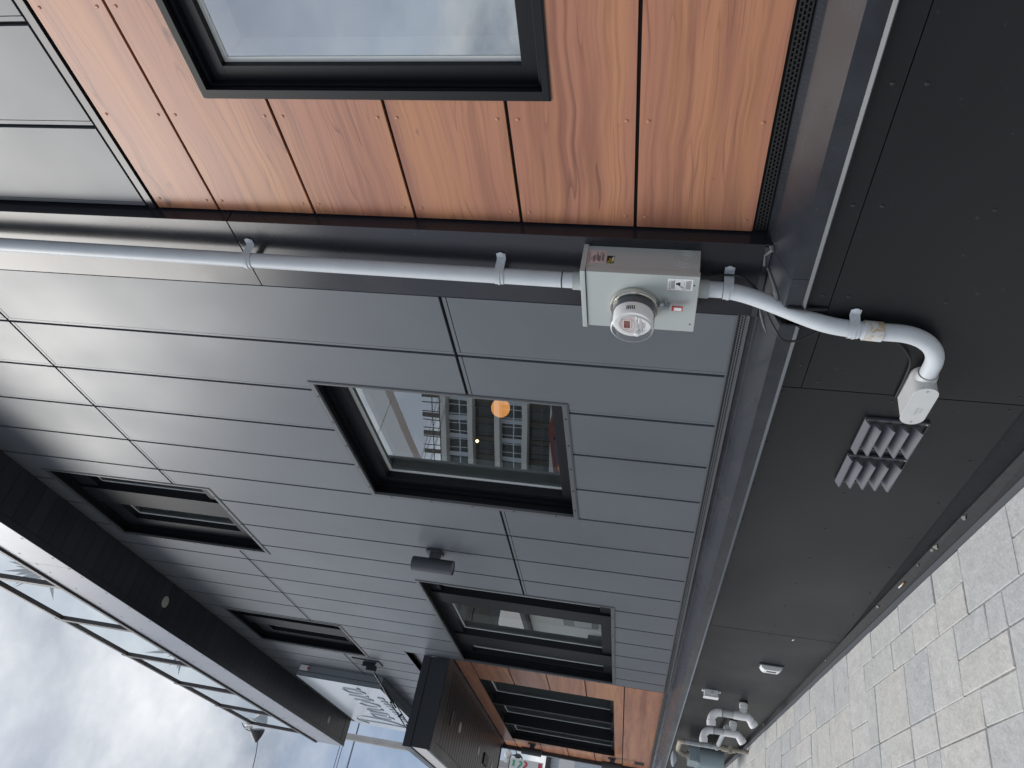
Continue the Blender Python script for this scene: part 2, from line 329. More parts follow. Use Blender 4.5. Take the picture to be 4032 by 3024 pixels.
def inst(src, parent, wloc):         # another object sharing the mesh of src
    c = src.copy(); COL.objects.link(c); c.parent = parent; pw = Vector(parent['_w']) if parent is not None else Vector((0,0,0)); c.location = Vector(wloc) - pw; c['_w'] = tuple(wloc); return c
def copy_thing(root, shift, label, group=None):
    r = root.copy(); COL.objects.link(r); r.location = root.location + Vector(shift); r['_w'] = tuple(Vector(root['_w']) + Vector(shift)); r['label'] = label
    if group: r['group'] = group
    for ch in root.children:
        c = ch.copy(); COL.objects.link(c); c.parent = r
        for g in ch.children:
            d = g.copy(); COL.objects.link(d); d.parent = c
    return r
def sub(rects, h):                   # rectangles (y0,y1,z0,z1) minus a hole
    o = []
    for y0, y1, z0, z1 in rects:
        a, b, c, d = max(y0, h[0]), min(y1, h[1]), max(z0, h[2]), min(z1, h[3])
        if a >= b or c >= d: o.append((y0, y1, z0, z1)); continue
        if y0 < a: o.append((y0, a, z0, z1))
        if b < y1: o.append((b, y1, z0, z1))
        if z0 < c: o.append((a, b, z0, c))
        if d < z1: o.append((a, b, d, z1))
    return [r for r in o if r[1]-r[0] > 1e-3 and r[3]-r[2] > 1e-3]
def text_mb(txt, size, org, ux, uy, depth=0.0006, align='LEFT'):
    c = bpy.data.curves.new('print_text', 'FONT'); c.body = txt; c.size = size; c.align_x = align; c.resolution_u = 2
    t = bpy.data.objects.new('print_text', c); COL.objects.link(t); dg = bpy.context.evaluated_depsgraph_get(); me = bpy.data.meshes.new_from_object(t.evaluated_get(dg))
    ux = Vector(ux); uy = Vector(uy); nz = ux.cross(uy); m = MB(); m.v = [Vector(org) + ux*v.co.x + uy*v.co.y + nz*depth for v in me.vertices]; m.f = [tuple(p.vertices) for p in me.polygons]
    bpy.data.objects.remove(t); bpy.data.curves.remove(c); bpy.data.meshes.remove(me); return m
def gz(y): return 0.029 + 0.0505*max(-9.0, min(y, 15.0))      # the paving rises along the wall

# ------------------------------------------------------------------ ground, road
X_EDGE = -0.192
def sheet(x0, x1, dz, name, m, ys=(-400, -60, -9, 0, 15, 60, 400), parent=None, kind='structure'):
    b = MB()
    for a, c in zip(ys[:-1], ys[1:]): b.quad((x0, a, gz(a)+dz), (x1, a, gz(a)+dz), (x1, c, gz(c)+dz), (x0, c, gz(c)+dz))
    return obj(name, b, m, parent, kind=kind, recalc=False)
sheet(-600, 600, -0.22, 'ground', EARTH)
PV = sheet(-3.05, -0.10, -0.028, 'pavement', EARTH, ys=(-30, -9, 0, 15, 30))
k = MB()
for a, c in ((-60, -9), (-9, 15), (15, 60)):
    i = len(k.v)
    k.v += [Vector(p) for p in ((-3.25, a, gz(a)-0.21), (-3.25, a, gz(a)), (-3.05, a, gz(a)), (-3.05, a, gz(a)-0.21), (-3.25, c, gz(c)-0.21), (-3.25, c, gz(c)), (-3.05, c, gz(c)), (-3.05, c, gz(c)-0.21))]
    k.f += [(i+1, i+2, i+6, i+5), (i, i+1, i+5, i+4), (i+2, i+3, i+7, i+6)]
obj('kerb', k, CONC, None, kind='structure')
sheet(-12.5, -3.25, -0.13, 'road', ASPH, ys=(-60, -9, 0, 15, 60, 120))
sheet(-16, -12.5, -0.012, 'far_pavement', CONC, ys=(-60, -9, 0, 15, 60, 120))
# pavers: random ashlar on a 165 mm grid, stones of a few sizes
CELL = 0.166
SIZES = [(1, 2), (2, 1), (1, 3), (2, 2), (1, 1), (2, 2), (2, 3), (1, 2), (2, 1), (1, 2), (1, 3)]
def ashlar(nx, ny, rnd):
    used = [[False]*ny for _ in range(nx)]; o = []
    for j in range(ny):
        for i in range(nx):
            if used[i][j]: continue
            for w, h in rnd.sample(SIZES, len(SIZES)) + [(1, 1)]:
                if i+w <= nx and j+h <= ny and not any(used[a][c] for a in range(i, i+w) for c in range(j, j+h)):
                    for a in range(i, i+w):
                        for c in range(j, j+h): used[a][c] = True
                    o.append((i, j, w, h)); break
    return o
def stone(w, h, rnd):
    m = MB(); g = 0.0026; a, c = w*CELL/2-g, h*CELL/2-g; j = lambda: rnd.uniform(-0.0025, 0.0025); bv = 0.004
    lo = [(-a+j(), -c+j()), (a+j(), -c+j()), (a+j(), c+j()), (-a+j(), c+j())]
    # bevelled top with a ring so the edges read as worn
    for z, s_ in ((-0.03, 0), (-0.004, 0), (0.0, bv)):
        for (x, y) in lo: m.v.append(Vector((x - math.copysign(s_, x), y - math.copysign(s_, y), z + 0.0505*y + (j()*0.5 if z == 0 else 0))))
    for k_ in range(4):
        for r in (0, 4): m.f.append((r+k_, r+(k_+1)%4, r+4+(k_+1)%4, r+4+k_))
    m.f.append((8, 9, 10, 11)); return m
rnd = random.Random(11)
protos = {}
NX, NY, YS = 8, 56, 2.55
for (i, j, w, h) in ashlar(NX, NY, rnd):
    key = (w, h, rnd.randrange(3))
    cx = X_EDGE - (i + w/2)*CELL; cy = YS + (j + h/2)*CELL
    loc = (cx, cy, gz(cy) + rnd.uniform(-0.002, 0.002))
    if key not in protos:
        m = stone(w, h, rnd); m.v = [v + Vector(loc) for v in m.v]; protos[key] = obj('paver', m, PAVER, PV, origin=loc)
    else: inst(protos[key], PV, loc)
fm = MB()
for (x0, nx, y0, ny) in ((X_EDGE - NX*CELL, 9, -4.0, 80), (X_EDGE, 8, -2.43, 30)):
    for (i, j, w, h) in ashlar(nx, ny, rnd):
        cx = x0 - (i+w/2)*CELL; cy = y0 + (j+h/2)*CELL; m = stone(w, h, rnd); m.v = [v + Vector((cx, cy, gz(cy))) for v in m.v]; fm.add(m)
obj('paver_field', fm, PAVER, PV, kind='stuff')

# ------------------------------------------------------------------ main building
B = thing('commercial_building', 'charcoal panelled building with walnut wood bays and a black base', 'building')
Y_END = 13.22; Z_SOF = 6.38; XW = 0.05
W1 = (3.022, 4.303, 2.147, 3.500); W2 = (5.820, 8.150, 1.930, 3.553); U1 = (4.515, 5.683, 4.803, 6.200); U2 = (7.540, 8.664, 4.765, 6.125)
NW = (0.12, 1.389, 2.119, 3.315); FW_ = (9.068, 12.545, 1.950, 3.530)
HOLES = [W1, W2, U1, U2]; RECESS = (8.175, 20, 0, 4.205)
# dark backing behind all joints
bk = MB()
rs = [(2.29, Y_END, 1.38, Z_SOF)]
for h in HOLES + [RECESS]: rs = sub(rs, h)
for r in rs: bk.box(0.018, 0.07, *r)
rs = [(-1.5, 1.912, 1.38, Z_SOF)]
for h in [NW]: rs = sub(rs, h)
for r in rs: bk.box(XW+0.014, XW+0.07, *r)
rs = sub([(8.175, Y_END, 1.38, 4.205)], FW_)
for r in rs: bk.box(XW+0.014, XW+0.08, *r)
bk.box(-0.122, -0.08, -1.5, Y_END, 0.36, 1.24)
obj('wall_backing', bk, GAP, B)
# grey panels
cols = [2.296, 2.700, 3.102, 3.504, 3.903, 4.296, 4.690, 5.102, 5.500, 5.893, 6.304, 6.704, 7.104, 7.500, 7.900, 8.300, 8.70, 9.10, 9.50, 9.90, 10.30, 10.70, 11.10, 11.50, 11.90, 12.30, 12.70, Y_END]
rows = [1.442, 2.645, 5.090, Z_SOF]
G = 0.0155; LW = 0.016; TL = 0.004
for a, c in zip(cols[:-1], cols[1:]):
    for r, (z0, z1) in enumerate(zip(rows[:-1], rows[1:])):
        y0, y1 = a + (0.002 if a < 2.3 else G/2), c - G/2
        t0, t1 = z0 + (G/2 if r else 0), z1 - (G/2 if r < 2 else 0.0)
        parts = [(y0, y1-LW-TL, t0, t1-LW-TL), (y1-LW, y1, t0, t1), (y0, y1-LW-TL, t1-LW, t1)]
        for h in HOLES + [RECESS]: parts = sub(parts, h)
        if not parts: continue
        m = MB()
        for p in parts: m.box(0.0 + (0.0015 if (p[1]-p[0] < 0.02) else 0), 0.018, *p)
        obj('wall_panel', m, GREY, B)
# grey panels above the near wood bay
for a, c in ((-1.0, -0.475), (-0.475, -0.075), (-0.075, 0.325), (0.325, 0.725), (0.725, 1.125), (1.125, 1.523), (1.523, 1.908)):
    for z0, z1 in ((3.832, 5.09), (5.09, Z_SOF)):
        m = MB(); m.box(XW, XW+0.014, a+G/2, c-G/2-LW-TL, z0+G/2, z1-G/2); m.box(XW+0.0015, XW+0.014, c-G/2-LW, c-G/2, z0+G/2, z1-G/2); obj('wall_panel', m, GREY, B)
obj('joint_trim', MB().box(XW-0.004, XW+0.02, -1.5, 1.910, 3.794, 3.824), TRIM, B)
# wood boards
WZ = [1.434, 1.845, 2.262, 2.675, 3.090, 3.506, 3.786]
def rivet(y, z, x, m=RIV, r=0.0062): return MB().lathe((x, y, z), (-1, 0, 0), [(0, r), (0.0016, r*0.92), (0.0028, r*0.55), (0.003, 0.0012), (0.0024, 0.0006)], 12, cap=True)
rproto = None
for r, (z0, z1) in enumerate(zip(WZ[:-1], WZ[1:])):
    parts = sub([(-1.5, 1.905, z0+0.006, z1-0.006)], (NW[0], NW[1]+0.004, NW[2]-0.004, NW[3]+0.004))
    whole = NW[2]-0.004 > z0+0.008 or NW[3]+0.004 < z1-0.008
    for grp in ([parts] if whole else [[p] for p in parts]):
        m = MB()
        for p in grp: m.box(XW, XW+0.012, *p)
        wp = obj('wood_panel', m, WOOD, B)
    for zz in (z0+0.034, z1-0.034):
        for yy in (1.857, 1.465, 1.073, 0.68):
            if NW[0]-0.02 < yy < NW[1]+0.02 and NW[2]-0.02 < zz < NW[3]+0.02: continue
            if rproto is None: rproto = obj('rivet', rivet(yy, zz, XW), RIV, wp, origin=(XW, yy, zz), smooth=True)
            else: inst(rproto, wp, (XW, yy, zz))
WZF = [1.415, 1.835, 2.257, 2.677, 3.096, 3.512, 3.70]
for r, (z0, z1) in enumerate(zip(WZF[:-1], WZF[1:])):
    parts = sub([(8.185, Y_END, z0+0.006, z1-0.006)], (FW_[0], FW_[1]+0.004, FW_[2], FW_[3]))
    whole = FW_[2] > z0+0.008 or FW_[3] < z1-0.008
    for grp in ([parts] if whole else [[p] for p in parts]):
        m = MB()
        for p in grp: m.box(XW, XW+0.012, *p)
        wp = obj('wood_panel', m, WOODF, B)
    for yy in (8.25, 8.68, 9.0, 12.62, 12.95):
        for zz in (z0+0.034, z1-0.034):
            if FW_[0] < yy < FW_[1] and FW_[2] < zz < FW_[3]: continue
            inst(rproto, wp, (XW, yy, zz))
obj('wall_grille', MB().box(XW-0.006, XW-0.0005, 12.66, 12.89, 1.51, 1.65), BLACK, B)
obj('recess_head', MB().box(XW-0.004, XW+0.012, 8.185, Y_END, 3.706, 4.198), TRIM, B)
obj('recess_cheek', MB().box(0.0, XW+0.02, 8.166, 8.178, 1.44, 4.205).box(-0.004, XW+0.02, 8.166, Y_END, 4.205, 4.222), TRIM, B)
obj('corner_edge', MB().box(-0.006, XW+0.02, Y_END-0.01, Y_END+0.06, 1.39, Z_SOF), TRIM, B)
# corner trim column beside the wood bay, in three lengths
for z0, z1 in ((1.392, 3.452), (3.456, 5.62), (5.624, Z_SOF)):
    obj('corner_trim', MB().box(-0.005, XW+0.03, 1.914, 2.288, z0, z1), TRIM, B, bev=0.0025)
obj('trim_upstand', MB().prism_y([(-0.002, 1.366), (-0.010, 1.370), (-0.004, 1.3915), (0.05, 1.3915), (0.05, 1.366)], 1.925, 2.29).box(-0.002, XW+0.02, 1.914, 1.9245, 1.366, 1.3915), TRIM, B)
# perforated vent strips under the cladding
def vent_strip(y0, y1, x, z0, z1, step):
    m = MB(); n = 3; hb = 0.0045; rowh = (z1 - z0 - hb*(n+1))/n
    for k_ in range(n+1): m.box(x, x+0.006, y0, y1, z0+k_*(rowh+hb), z0+k_*(rowh+hb)+hb)
    for k_ in range(n):
        zz = z0+hb+k_*(rowh+hb); y = y0 + (step/2 if k_ % 2 else 0)
        while y < y1-0.005: m.box(x+0.0005, x+0.005, y, y+0.005, zz, zz+rowh); y += step
    return m
obj('vent_strip', vent_strip(2.292, 6.5, 0.003, 1.4, 1.436, 0.016).add(vent_strip(6.5, Y_END, 0.003, 1.4, 1.436, 0.05)), FLANGE, B)
obj('vent_strip', vent_strip(-1.5, 1.905, XW+0.003, 1.394, 1.431, 0.016), BLACK, B)
obj('vent_cap', MB().box(-0.004, 0.016, 2.292, 8.17, 1.4365, 1.4445).box(-0.004, 0.016, 2.292, 8.17, 1.392, 1.3995), FLANGE, B)
# sloped sill with drip edge
prof = [(0.10, 1.392), (0.003, 1.392), (0.0, 1.370), (-0.145, 1.3075), (-0.145, 1.252), (-0.137, 1.252), (-0.137, 1.30), (0.10, 1.34)]
notch = [(0.10, 1.392), (0.012, 1.392), (0.0, 1.370), (-0.085, 1.3334), (-0.085, 1.325), (0.10, 1.34)]
obj('sill_flashing', MB().prism_y(prof, 1.93, 2.072).prism_y(notch, 2.0725, 2.1675).prism_y(prof, 2.168, 5.055), SILL, B)
obj('sill_flashing', MB().prism_y(prof, 5.059, Y_END), SILL, B)
prof2 = [(0.10, 1.388), (XW+0.003, 1.388), (0.0, 1.370), (-0.145, 1.3075), (-0.145, 1.252), (-0.137, 1.252), (-0.137, 1.30), (0.10, 1.34)]
obj('sill_flashing', MB().prism_y(prof2, -1.5, 1.928), SILL, B)
obj('drip_lip', MB().prism_y([(-0.1445, 1.2515), (-0.1545, 1.2420), (-0.1545, 1.2395), (-0.1420, 1.2395)], -1.5, 2.072).prism_y([(-0.1445, 1.2515), (-0.1545, 1.2420), (-0.1545, 1.2395), (-0.1420, 1.2395)], 2.168, Y_END), LIP, B)
# black base panels with screws
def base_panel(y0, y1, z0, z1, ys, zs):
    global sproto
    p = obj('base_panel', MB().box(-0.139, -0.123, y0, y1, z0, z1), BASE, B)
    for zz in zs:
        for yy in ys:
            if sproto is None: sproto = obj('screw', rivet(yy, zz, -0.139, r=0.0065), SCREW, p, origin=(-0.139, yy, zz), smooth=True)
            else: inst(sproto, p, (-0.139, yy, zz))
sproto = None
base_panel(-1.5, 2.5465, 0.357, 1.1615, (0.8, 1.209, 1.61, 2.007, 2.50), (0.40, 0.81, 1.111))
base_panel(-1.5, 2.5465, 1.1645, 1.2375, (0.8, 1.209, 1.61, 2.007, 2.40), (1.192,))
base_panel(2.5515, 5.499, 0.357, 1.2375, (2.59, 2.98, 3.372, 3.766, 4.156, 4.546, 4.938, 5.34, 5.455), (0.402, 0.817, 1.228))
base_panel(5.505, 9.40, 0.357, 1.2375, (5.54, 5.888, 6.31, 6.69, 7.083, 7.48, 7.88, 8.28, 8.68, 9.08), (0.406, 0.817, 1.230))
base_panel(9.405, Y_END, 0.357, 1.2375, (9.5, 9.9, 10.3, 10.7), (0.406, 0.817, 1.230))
fs = MB()
fs.box(-0.128, -0.02, -1.5, Y_END, -0.3, 0.356)
obj('foundation_strip', fs, MEMB, B)
pl = MB()
ys_ = [-1.5 + k_*0.98 for k_ in range(16)]
for a, c in zip(ys_[:-1], ys_[1:]):
    i = len(pl.v)
    for y in (a, c):
        g = gz(y); q = max(0.012, 0.088 - 0.0075*y)
        pl.v += [Vector(p) for p in ((-0.128, y, g+q), (-0.135, y, g+q), (-0.170, y, g+0.020), (-0.178, y, g+0.017), (-0.1905, y, g-0.02))]
    for k_ in range(4): pl.f.append((i+k_, i+k_+1, i+5+k_+1, i+5+k_))
obj('plinth_flashing', pl, MEMB, B, recalc=False)
obj('plinth_edge', MB().add((lambda m: [m.quad((-0.1775, a, gz(a)+0.0185), (-0.1935, a, gz(a)-0.004), (-0.1935, c, gz(c)-0.004), (-0.1775, c, gz(c)+0.0185)) for a, c in zip(ys_[:-1], ys_[1:])] and m)(MB())), DKGREY, B, recalc=False)
for (y, s_) in ((3.47, 1.0), (3.82, 1.2), (3.86, 0.8), (4.06, 0.5), (4.72, 0.9), (5.9, 0.6), (8.15, 1.3)):
    g = gz(y); q = max(0.012, 0.088-0.0075*y); rr = random.Random(int(y*100)); n = 10; c = Vector((-0.139, y, g+q*0.95)); up = Vector((-0.035, 0, -(q-0.02))).normalized()
    pts = [c + Vector((0, 1, 0))*math.cos(2*PI*k_/n)*0.024*s_*rr.uniform(0.4, 1.2) + up*(math.sin(2*PI*k_/n)*0.011*s_*rr.uniform(0.4, 1.2)+0.006) for k_ in range(n)]
    obj('mortar_smear', MB().poly([p + Vector((-0.002, 0, 0.002)) for p in pts], (-0.0025, 0, 0.0015)), MORT, B)

# ---- windows
def window(h, xface, xglass, fw, flange=True, fl_w=0.024, mull=(), fl_mat=None, edge=0.0, sash=None):
    y0, y1, z0, z1 = h
    wm = MB()
    # reveal lining
    i0 = 0.004
    for r in ((y0, y1, z1-i0, z1), (y0, y1, z0, z0+i0), (y0, y0+i0, z0+i0, z1-i0), (y1-i0, y1, z0+i0, z1-i0)): wm.box(xface+0.004, xglass+0.02, *r)
    # stepped frame
    d1 = xface + 0.62*(xglass - xface)
    f1 = fw
    for r in ((y0+i0, y1-i0, z1-i0-f1, z1-i0), (y0+i0, y1-i0, z0+i0, z0+i0+f1), (y0+i0, y0+i0+f1, z0+i0+f1, z1-i0-f1), (y1-i0-f1, y1-i0, z0+i0+f1, z1-i0-f1)): wm.box(d1, xglass+0.02, *r)
    f0 = min(fw*0.35, 0.03)
    for r in ((y0+i0, y1-i0, z1-i0-f0, z1-i0), (y0+i0, y1-i0, z0+i0, z0+i0+f0), (y0+i0, y0+i0+f0, z0+i0+f0, z1-i0-f0), (y1-i0-f0, y1-i0, z0+i0+f0, z1-i0-f0)): wm.box(d1-0.022, d1-0.0005, *r)
    for my, mw, md in mull: wm.box(d1-md, xglass+0.02, my-mw/2, my+mw/2, z0+i0+f0, z1-i0-f0)
    w = obj('window', wm, FRAME, B, bev=0.0015)
    if flange:
        scr = xface == 0.0
        fm_ = MB(); a = fl_w
        for r in ((y0, y1, z1-a, z1), (y0, y1, z0, z0+a), (y0, y0+a*0.6, z0+a, z1-a), (y1-a*1.4, y1, z0+a, z1-a)):
            fm_.box(xface-0.006, xface+0.012, *r)
        for r in ((y0-0.004, y1+0.004, z1, z1+0.006), (y1, y1+0.006, z0-0.004, z1), (y0-0.004, y1+0.004, z0-0.006, z0), (y0-0.006, y0, z0, z1)): fm_.box(xface-0.004, xface+0.012, *r)
        obj('window_trim', fm_, fl_mat or FLANGE, w)
        for k_ in range(5 if scr else 0):
            zz = z0 + (k_+0.5)*(z1-z0)/5; inst(sproto, w, (xface-0.006, y1-a*0.7, zz))
            yy = y0 + (k_+0.5)*(y1-y0)/5; inst(sproto, w, (xface-0.006, yy, z0+a*0.5)); inst(sproto, w, (xface-0.006, yy, z1-a*0.5))
    # panes between mullions
    edges = [y0+i0+f1] + [e for my, mw, md in mull for e in (my-mw/2, my+mw/2)] + [y1-i0-f1]
    for a, c in zip(edges[0::2], edges[1::2]):
        za, zb = z0+i0+f1, z1-i0-f1
        obj('pane', MB().quad((xglass, a-0.004, za-0.004), (xglass, a-0.004, zb+0.004), (xglass, c+0.004, zb+0.004), (xglass, c+0.004, za-0.004)), GLASS, w, recalc=False)
        if edge:
            e_ = edge; sp = MB()
            for r in ((a, c-e_, zb-e_, zb), (c-e_, c, za, zb)): sp.box(xglass-0.003, xglass+0.024, *r)
            for r in ((a, c, zb+0.004, zb+0.012), (c+0.004, c+0.012, za, zb)): sp.box(xglass+0.03, xglass+0.15, *r)
            obj('glazing_spacer', sp, SPACER, w)
    return w
window(W1, 0.0, 0.142, 0.098, edge=0.022)
window(W2, 0.0, 0.130, 0.120, mull=((6.36, 0.24, 0.02), (7.55, 0.33, 0.02),), edge=0.014)
window(U1, 0.0, 0.130, 0.200, mull=((5.035, 0.26, 0.02),), edge=0.012)
window(U2, 0.0, 0.130, 0.200, mull=((8.06, 0.26, 0.02),), edge=0.012)
window(NW, XW, 0.118, 0.083, fl_w=0.020, fl_mat=FRAME, edge=0.018)
window(FW_, XW, 0.175, 0.05, flange=False, mull=((10.16, 0.07, 0.10), (11.32, 0.07, 0.10)), edge=0.015)
# rooms behind the glass
rm = MB()
def shell(x0, x1, y0, y1, z0, z1):
    rm.quad((x1, y0, z0), (x1, y1, z0), (x1, y1, z1), (x1, y0, z1)); rm.quad((x0, y0, z0), (x0, y1, z0), (x1, y1, z0), (x1, y0, z0)); rm.quad((x0, y0, z1), (x0, y1, z1), (x1, y1, z1), (x1, y0, z1))
    rm.quad((x0, y0, z0), (x1, y0, z0), (x1, y0, z1), (x0, y0, z1)); rm.quad((x0, y1, z0), (x1, y1, z0), (x1, y1, z1), (x0, y1, z1))
shell(0.24, 5.0, 0.0, 1.95, 1.3, 4.4); shell(0.24, 6.0, 2.2, 13.0, 1.2, 4.3); shell(0.24, 5.0, 4.2, 13.0, 4.5, 6.32)
obj('room_shell', rm, ROOM, B)
# outer shell of the block so no light leaks in
cs = MB(); cs.box(0.12, 9, -1.5, -1.45, 0, 6.6).box(8.95, 9, -1.5, Y_END, 0, 6.6).box(0.07, 9, -1.5, Y_END, 6.42, 6.6).box(0.12, 9, Y_END-0.05, Y_END, 0, 6.4)
obj('outer_walls', cs, GREY, B)

# ---- roof overhang: soffit boards, fascia
XF = -0.418
bproto = None
for k_ in range(74):
    y = 2.0 + k_*0.15
    if bproto is None: bproto = obj('soffit_board', MB().box(-0.352, 0.0, y, y+0.1465, Z_SOF, Z_SOF+0.012), SOFF, B, origin=(0, y, Z_SOF))
    else: inst(bproto, B, (0, y, Z_SOF))
obj('soffit_border', MB().box(XF+0.004, -0.356, -1.5, Y_END, Z_SOF-0.004, Z_SOF+0.012).box(-0.35, 0.0, 12.99, Y_END, Z_SOF-0.003, Z_SOF+0.011), SOFF, B)
obj('soffit_backing', MB().box(XF+0.004, 0.07, -1.5, Y_END, Z_SOF+0.014, Z_SOF+0.03), GAP, B)
fproto = None
for y0, y1 in ((-1.5, 2.4), (2.404, 5.503), (5.507, 8.4), (8.404, 11.35), (11.354, Y_END)):
    p = obj('fascia_panel', MB().box(XF, XF+0.004, y0, y1, 6.368, 6.838), FASC, B)
    y = y0 + 0.02
    ys2 = [y0+0.02] + [y0 + 0.2 + 0.385*j for j in range(8) if y0+0.2+0.385*j < y1-0.02]
    for yy in ys2:
        for zz in (6.405, 6.72):
            if fproto is None: fproto = obj('rivet', rivet(yy, zz, XF, r=0.012), FSCREW, p, origin=(XF, yy, zz), smooth=True)
            else: inst(fproto, p, (XF, yy, zz))
obj('fascia_cap', MB().box(XF-0.02, XF+0.2, -1.5, Y_END-0.02, 6.841, 6.886), DARKTRIM, B)
obj('balcony_deck', MB().box(XF+0.004, 9, -1.5, Y_END, 6.605, 6.835), CONC, B)
for (y, x) in ((6.93, -0.195), (12.22, -0.2), (2.6, -0.2)):
    d = obj('downlight', MB().lathe((x, y, Z_SOF+0.002), (0, 0, -1), [(0, 0.055), (0.006, 0.055), (0.008, 0.046), (0.008, 0.0005)], 24), DOWNL, B, smooth=True)

# ------------------------------------------------------------------ glass railing on the roof edge
RL = thing('glass_railing', 'glass balustrade with dark metal posts along the roof edge', 'railing', (XF+0.03, 6.2, 6.887))
XR = XF + 0.03
pys = [3.55, 4.9, 6.20, 7.48, 8.83, 10.17, 11.47, 12.69]
pp = None
for y in pys:
    if pp is None: pp = obj('post', MB().box(XR-0.022, XR+0.022, y-0.035, y+0.035, 6.887, 7.90), DARKTRIM, RL, origin=(XR, y, 6.887), bev=0.003)
    else: inst(pp, RL, (XR, y, 6.887))
for a, c in zip(pys[:-1], pys[1:]):
    obj('glass_pane', MB().quad((XR, a+0.05, 6.93), (XR, a+0.05, 7.80), (XR, c-0.05, 7.80), (XR, c-0.05, 6.93)), GLASSR, RL, recalc=False)
    obj('top_rail', MB().box(XR-0.022, XR+0.022, a+0.037, c-0.037, 7.815, 7.86), DARKTRIM, RL)

# ------------------------------------------------------------------ plants and planter behind the railing
def palm(c, seed, label):
    rr = random.Random(seed); t = thing('palm_plant', label, 'plant', c, 'palms behind the glass railing'); c = Vector(c); m = MB()
    st = MB().tube([c, c+Vector((0, 0.01, 0.3)), c+Vector((0, 0.02, 0.62))], 0.02, 8); obj('trunk', st, DARKTRIM, t)
    top = c + Vector((0, 0.02, 0.6))
    for k_ in range(34):
        a = rr.uniform(0, 2*PI); e = rr.uniform(-0.2, 1.3); L = rr.uniform(0.38, 0.62)
        d = Vector((math.cos(a)*math.cos(e)*0.55, math.sin(a)*math.cos(e), math.sin(e))); s_ = d.cross(Vector((0, 0, 1))).normalized()*0.020
        p1 = top + d*L*0.55; p2 = top + d*L + Vector((0, 0, -0.10*L))
        i = len(m.v); m.v += [top - s_*0.2, top + s_*0.2, p1 + s_, p2, p1 - s_]; m.f.append((i, i+1, i+2, i+3, i+4))
    obj('crown', m, GREEN, t, recalc=False)
palm((-0.16, 6.55, 6.84), 3, 'spiky palm behind the roof railing glass, nearer to the corner trim')
palm((-0.14, 9.35, 6.84), 5, 'spiky palm behind the roof railing glass, farther along the roof')
tag(obj('planter_box', MB().box(-0.30, -0.02, 7.95, 8.70, 6.84, 7.36).box(-0.27, -0.05, 7.98, 8.67, 7.36, 7.362), WHITE, origin=(-0.16, 8.3, 6.84), bev=0.006), 'low white planter box behind the roof railing glass between two palms', 'planter')
# dish on the last railing post
DI = thing('satellite_dish', 'grey satellite dish clamped to the last railing post', 'dish', (XR-0.05, 12.75, 7.80))
dc = Vector((-0.44, 12.90, 7.80)); dn = Vector((-0.93, 0.30, -0.12)).normalized()
obj('reflector', MB().lathe(dc, dn, [(0.0, 0.001), (0.0, 0.115), (0.015, 0.12), (0.06, 0.108), (0.12, 0.075), (0.17, 0.038), (0.195, 0.014), (0.20, 0.001)], 32), DKGREY, DI, smooth=True)
obj('arm', MB().tube(bez([(XR, 12.70, 7.70), (XR-0.03, 12.74, 7.93), (-0.42, 12.84, 7.96), (-0.44, 12.92, 7.90)], 6), 0.022, 10), WHITE, DI, smooth=True)
obj('receiver', MB().box(-0.47, -0.41, 12.82, 12.92, 7.90, 8.0), WHITE, DI, bev=0.01)
tag(obj('dish_cable', MB().tube(bez([(XR-0.03, 12.7, 8.0), (-0.47, 12.85, 7.98), (-0.50, 12.95, 7.86), (-0.54, 13.0, 7.84), (-0.58, 13.0, 7.78), (-1.0, 13.0, 7.70), (-2.2, 13.0, 7.60), (-6, 13, 7.4)], 8), 0.007, 6), WIRE, smooth=True), 'thin dark cable running off from the satellite dish', 'cable')

# ------------------------------------------------------------------ canopy over the far wood bay
CN = thing('entrance_canopy', 'flat dark canopy with boarded underside over the far wood bay', 'canopy', (0, 8.17, 3.7))
CY0, CY1, CX, CZ0, CZ1 = 8.17, 12.86, -0.905, 3.705, 3.985
obj('side_fascia', MB().box(CX, -0.006, CY0, CY0+0.02, CZ0+0.004, 3.90).box(CX-0.010, -0.006, CY0-0.012, CY0+0.02, 3.903, CZ1), CANF, CN)
obj('side_fascia', MB().box(CX, -0.006, CY1-0.02, CY1, CZ0+0.004, CZ1), CANF, CN)
obj('front_fascia', MB().box(CX+0.002, CX+0.018, CY0+0.022, CY1-0.022, CZ0+0.03, 3.893), CANFR, CN)
obj('front_channel', MB().box(CX-0.010, CX+0.03, CY0+0.022, CY1, 3.903, CZ1).box(CX-0.004, CX+0.02, CY0+0.022, CY1, CZ0, CZ0+0.028), CANF, CN)
obj('deck', MB().box(CX+0.03, -0.006, CY0+0.021, CY1-0.021, 3.93, 3.97), CANF, CN)
obj('soffit_border', MB().box(CX+0.02, XW-0.006, CY0+0.022, 8.405, CZ0, CZ0+0.012).box(CX+0.02, -0.80, 8.41, CY1-0.022, CZ0, CZ0+0.012).box(-0.03, XW-0.006, 8.41, CY1-0.022, CZ0, CZ0+0.012), CANF, CN)
cp = None; y = 8.412
while y < CY1-0.16:
    if cp is None: cp = obj('soffit_board', MB().box(-0.795, -0.035, y, y+0.134, CZ0+0.001, CZ0+0.013), PLANK, CN, origin=(0, y, CZ0))
    else: inst(cp, CN, (0, y, CZ0))
    y += 0.148
obj('soffit_backing', MB().box(CX+0.02, -0.008, CY0+0.022, CY1-0.022, CZ0+0.016, CZ0+0.03), GAP, CN)
for y in (9.42, 10.88, 12.15):
    obj('downlight', MB().lathe((-0.445, y, CZ0+0.001), (0, 0, -1), [(0, 0.06), (0.006, 0.058), (0.007, 0.046), (0.007, 0.0005)], 24), DOWNL, CN, smooth=True)
obj('sensor_box', MB().box(-0.53, -0.37, 8.83, 8.93, CZ0-0.012, CZ0+0.001), DKGREY, CN, bev=0.004)
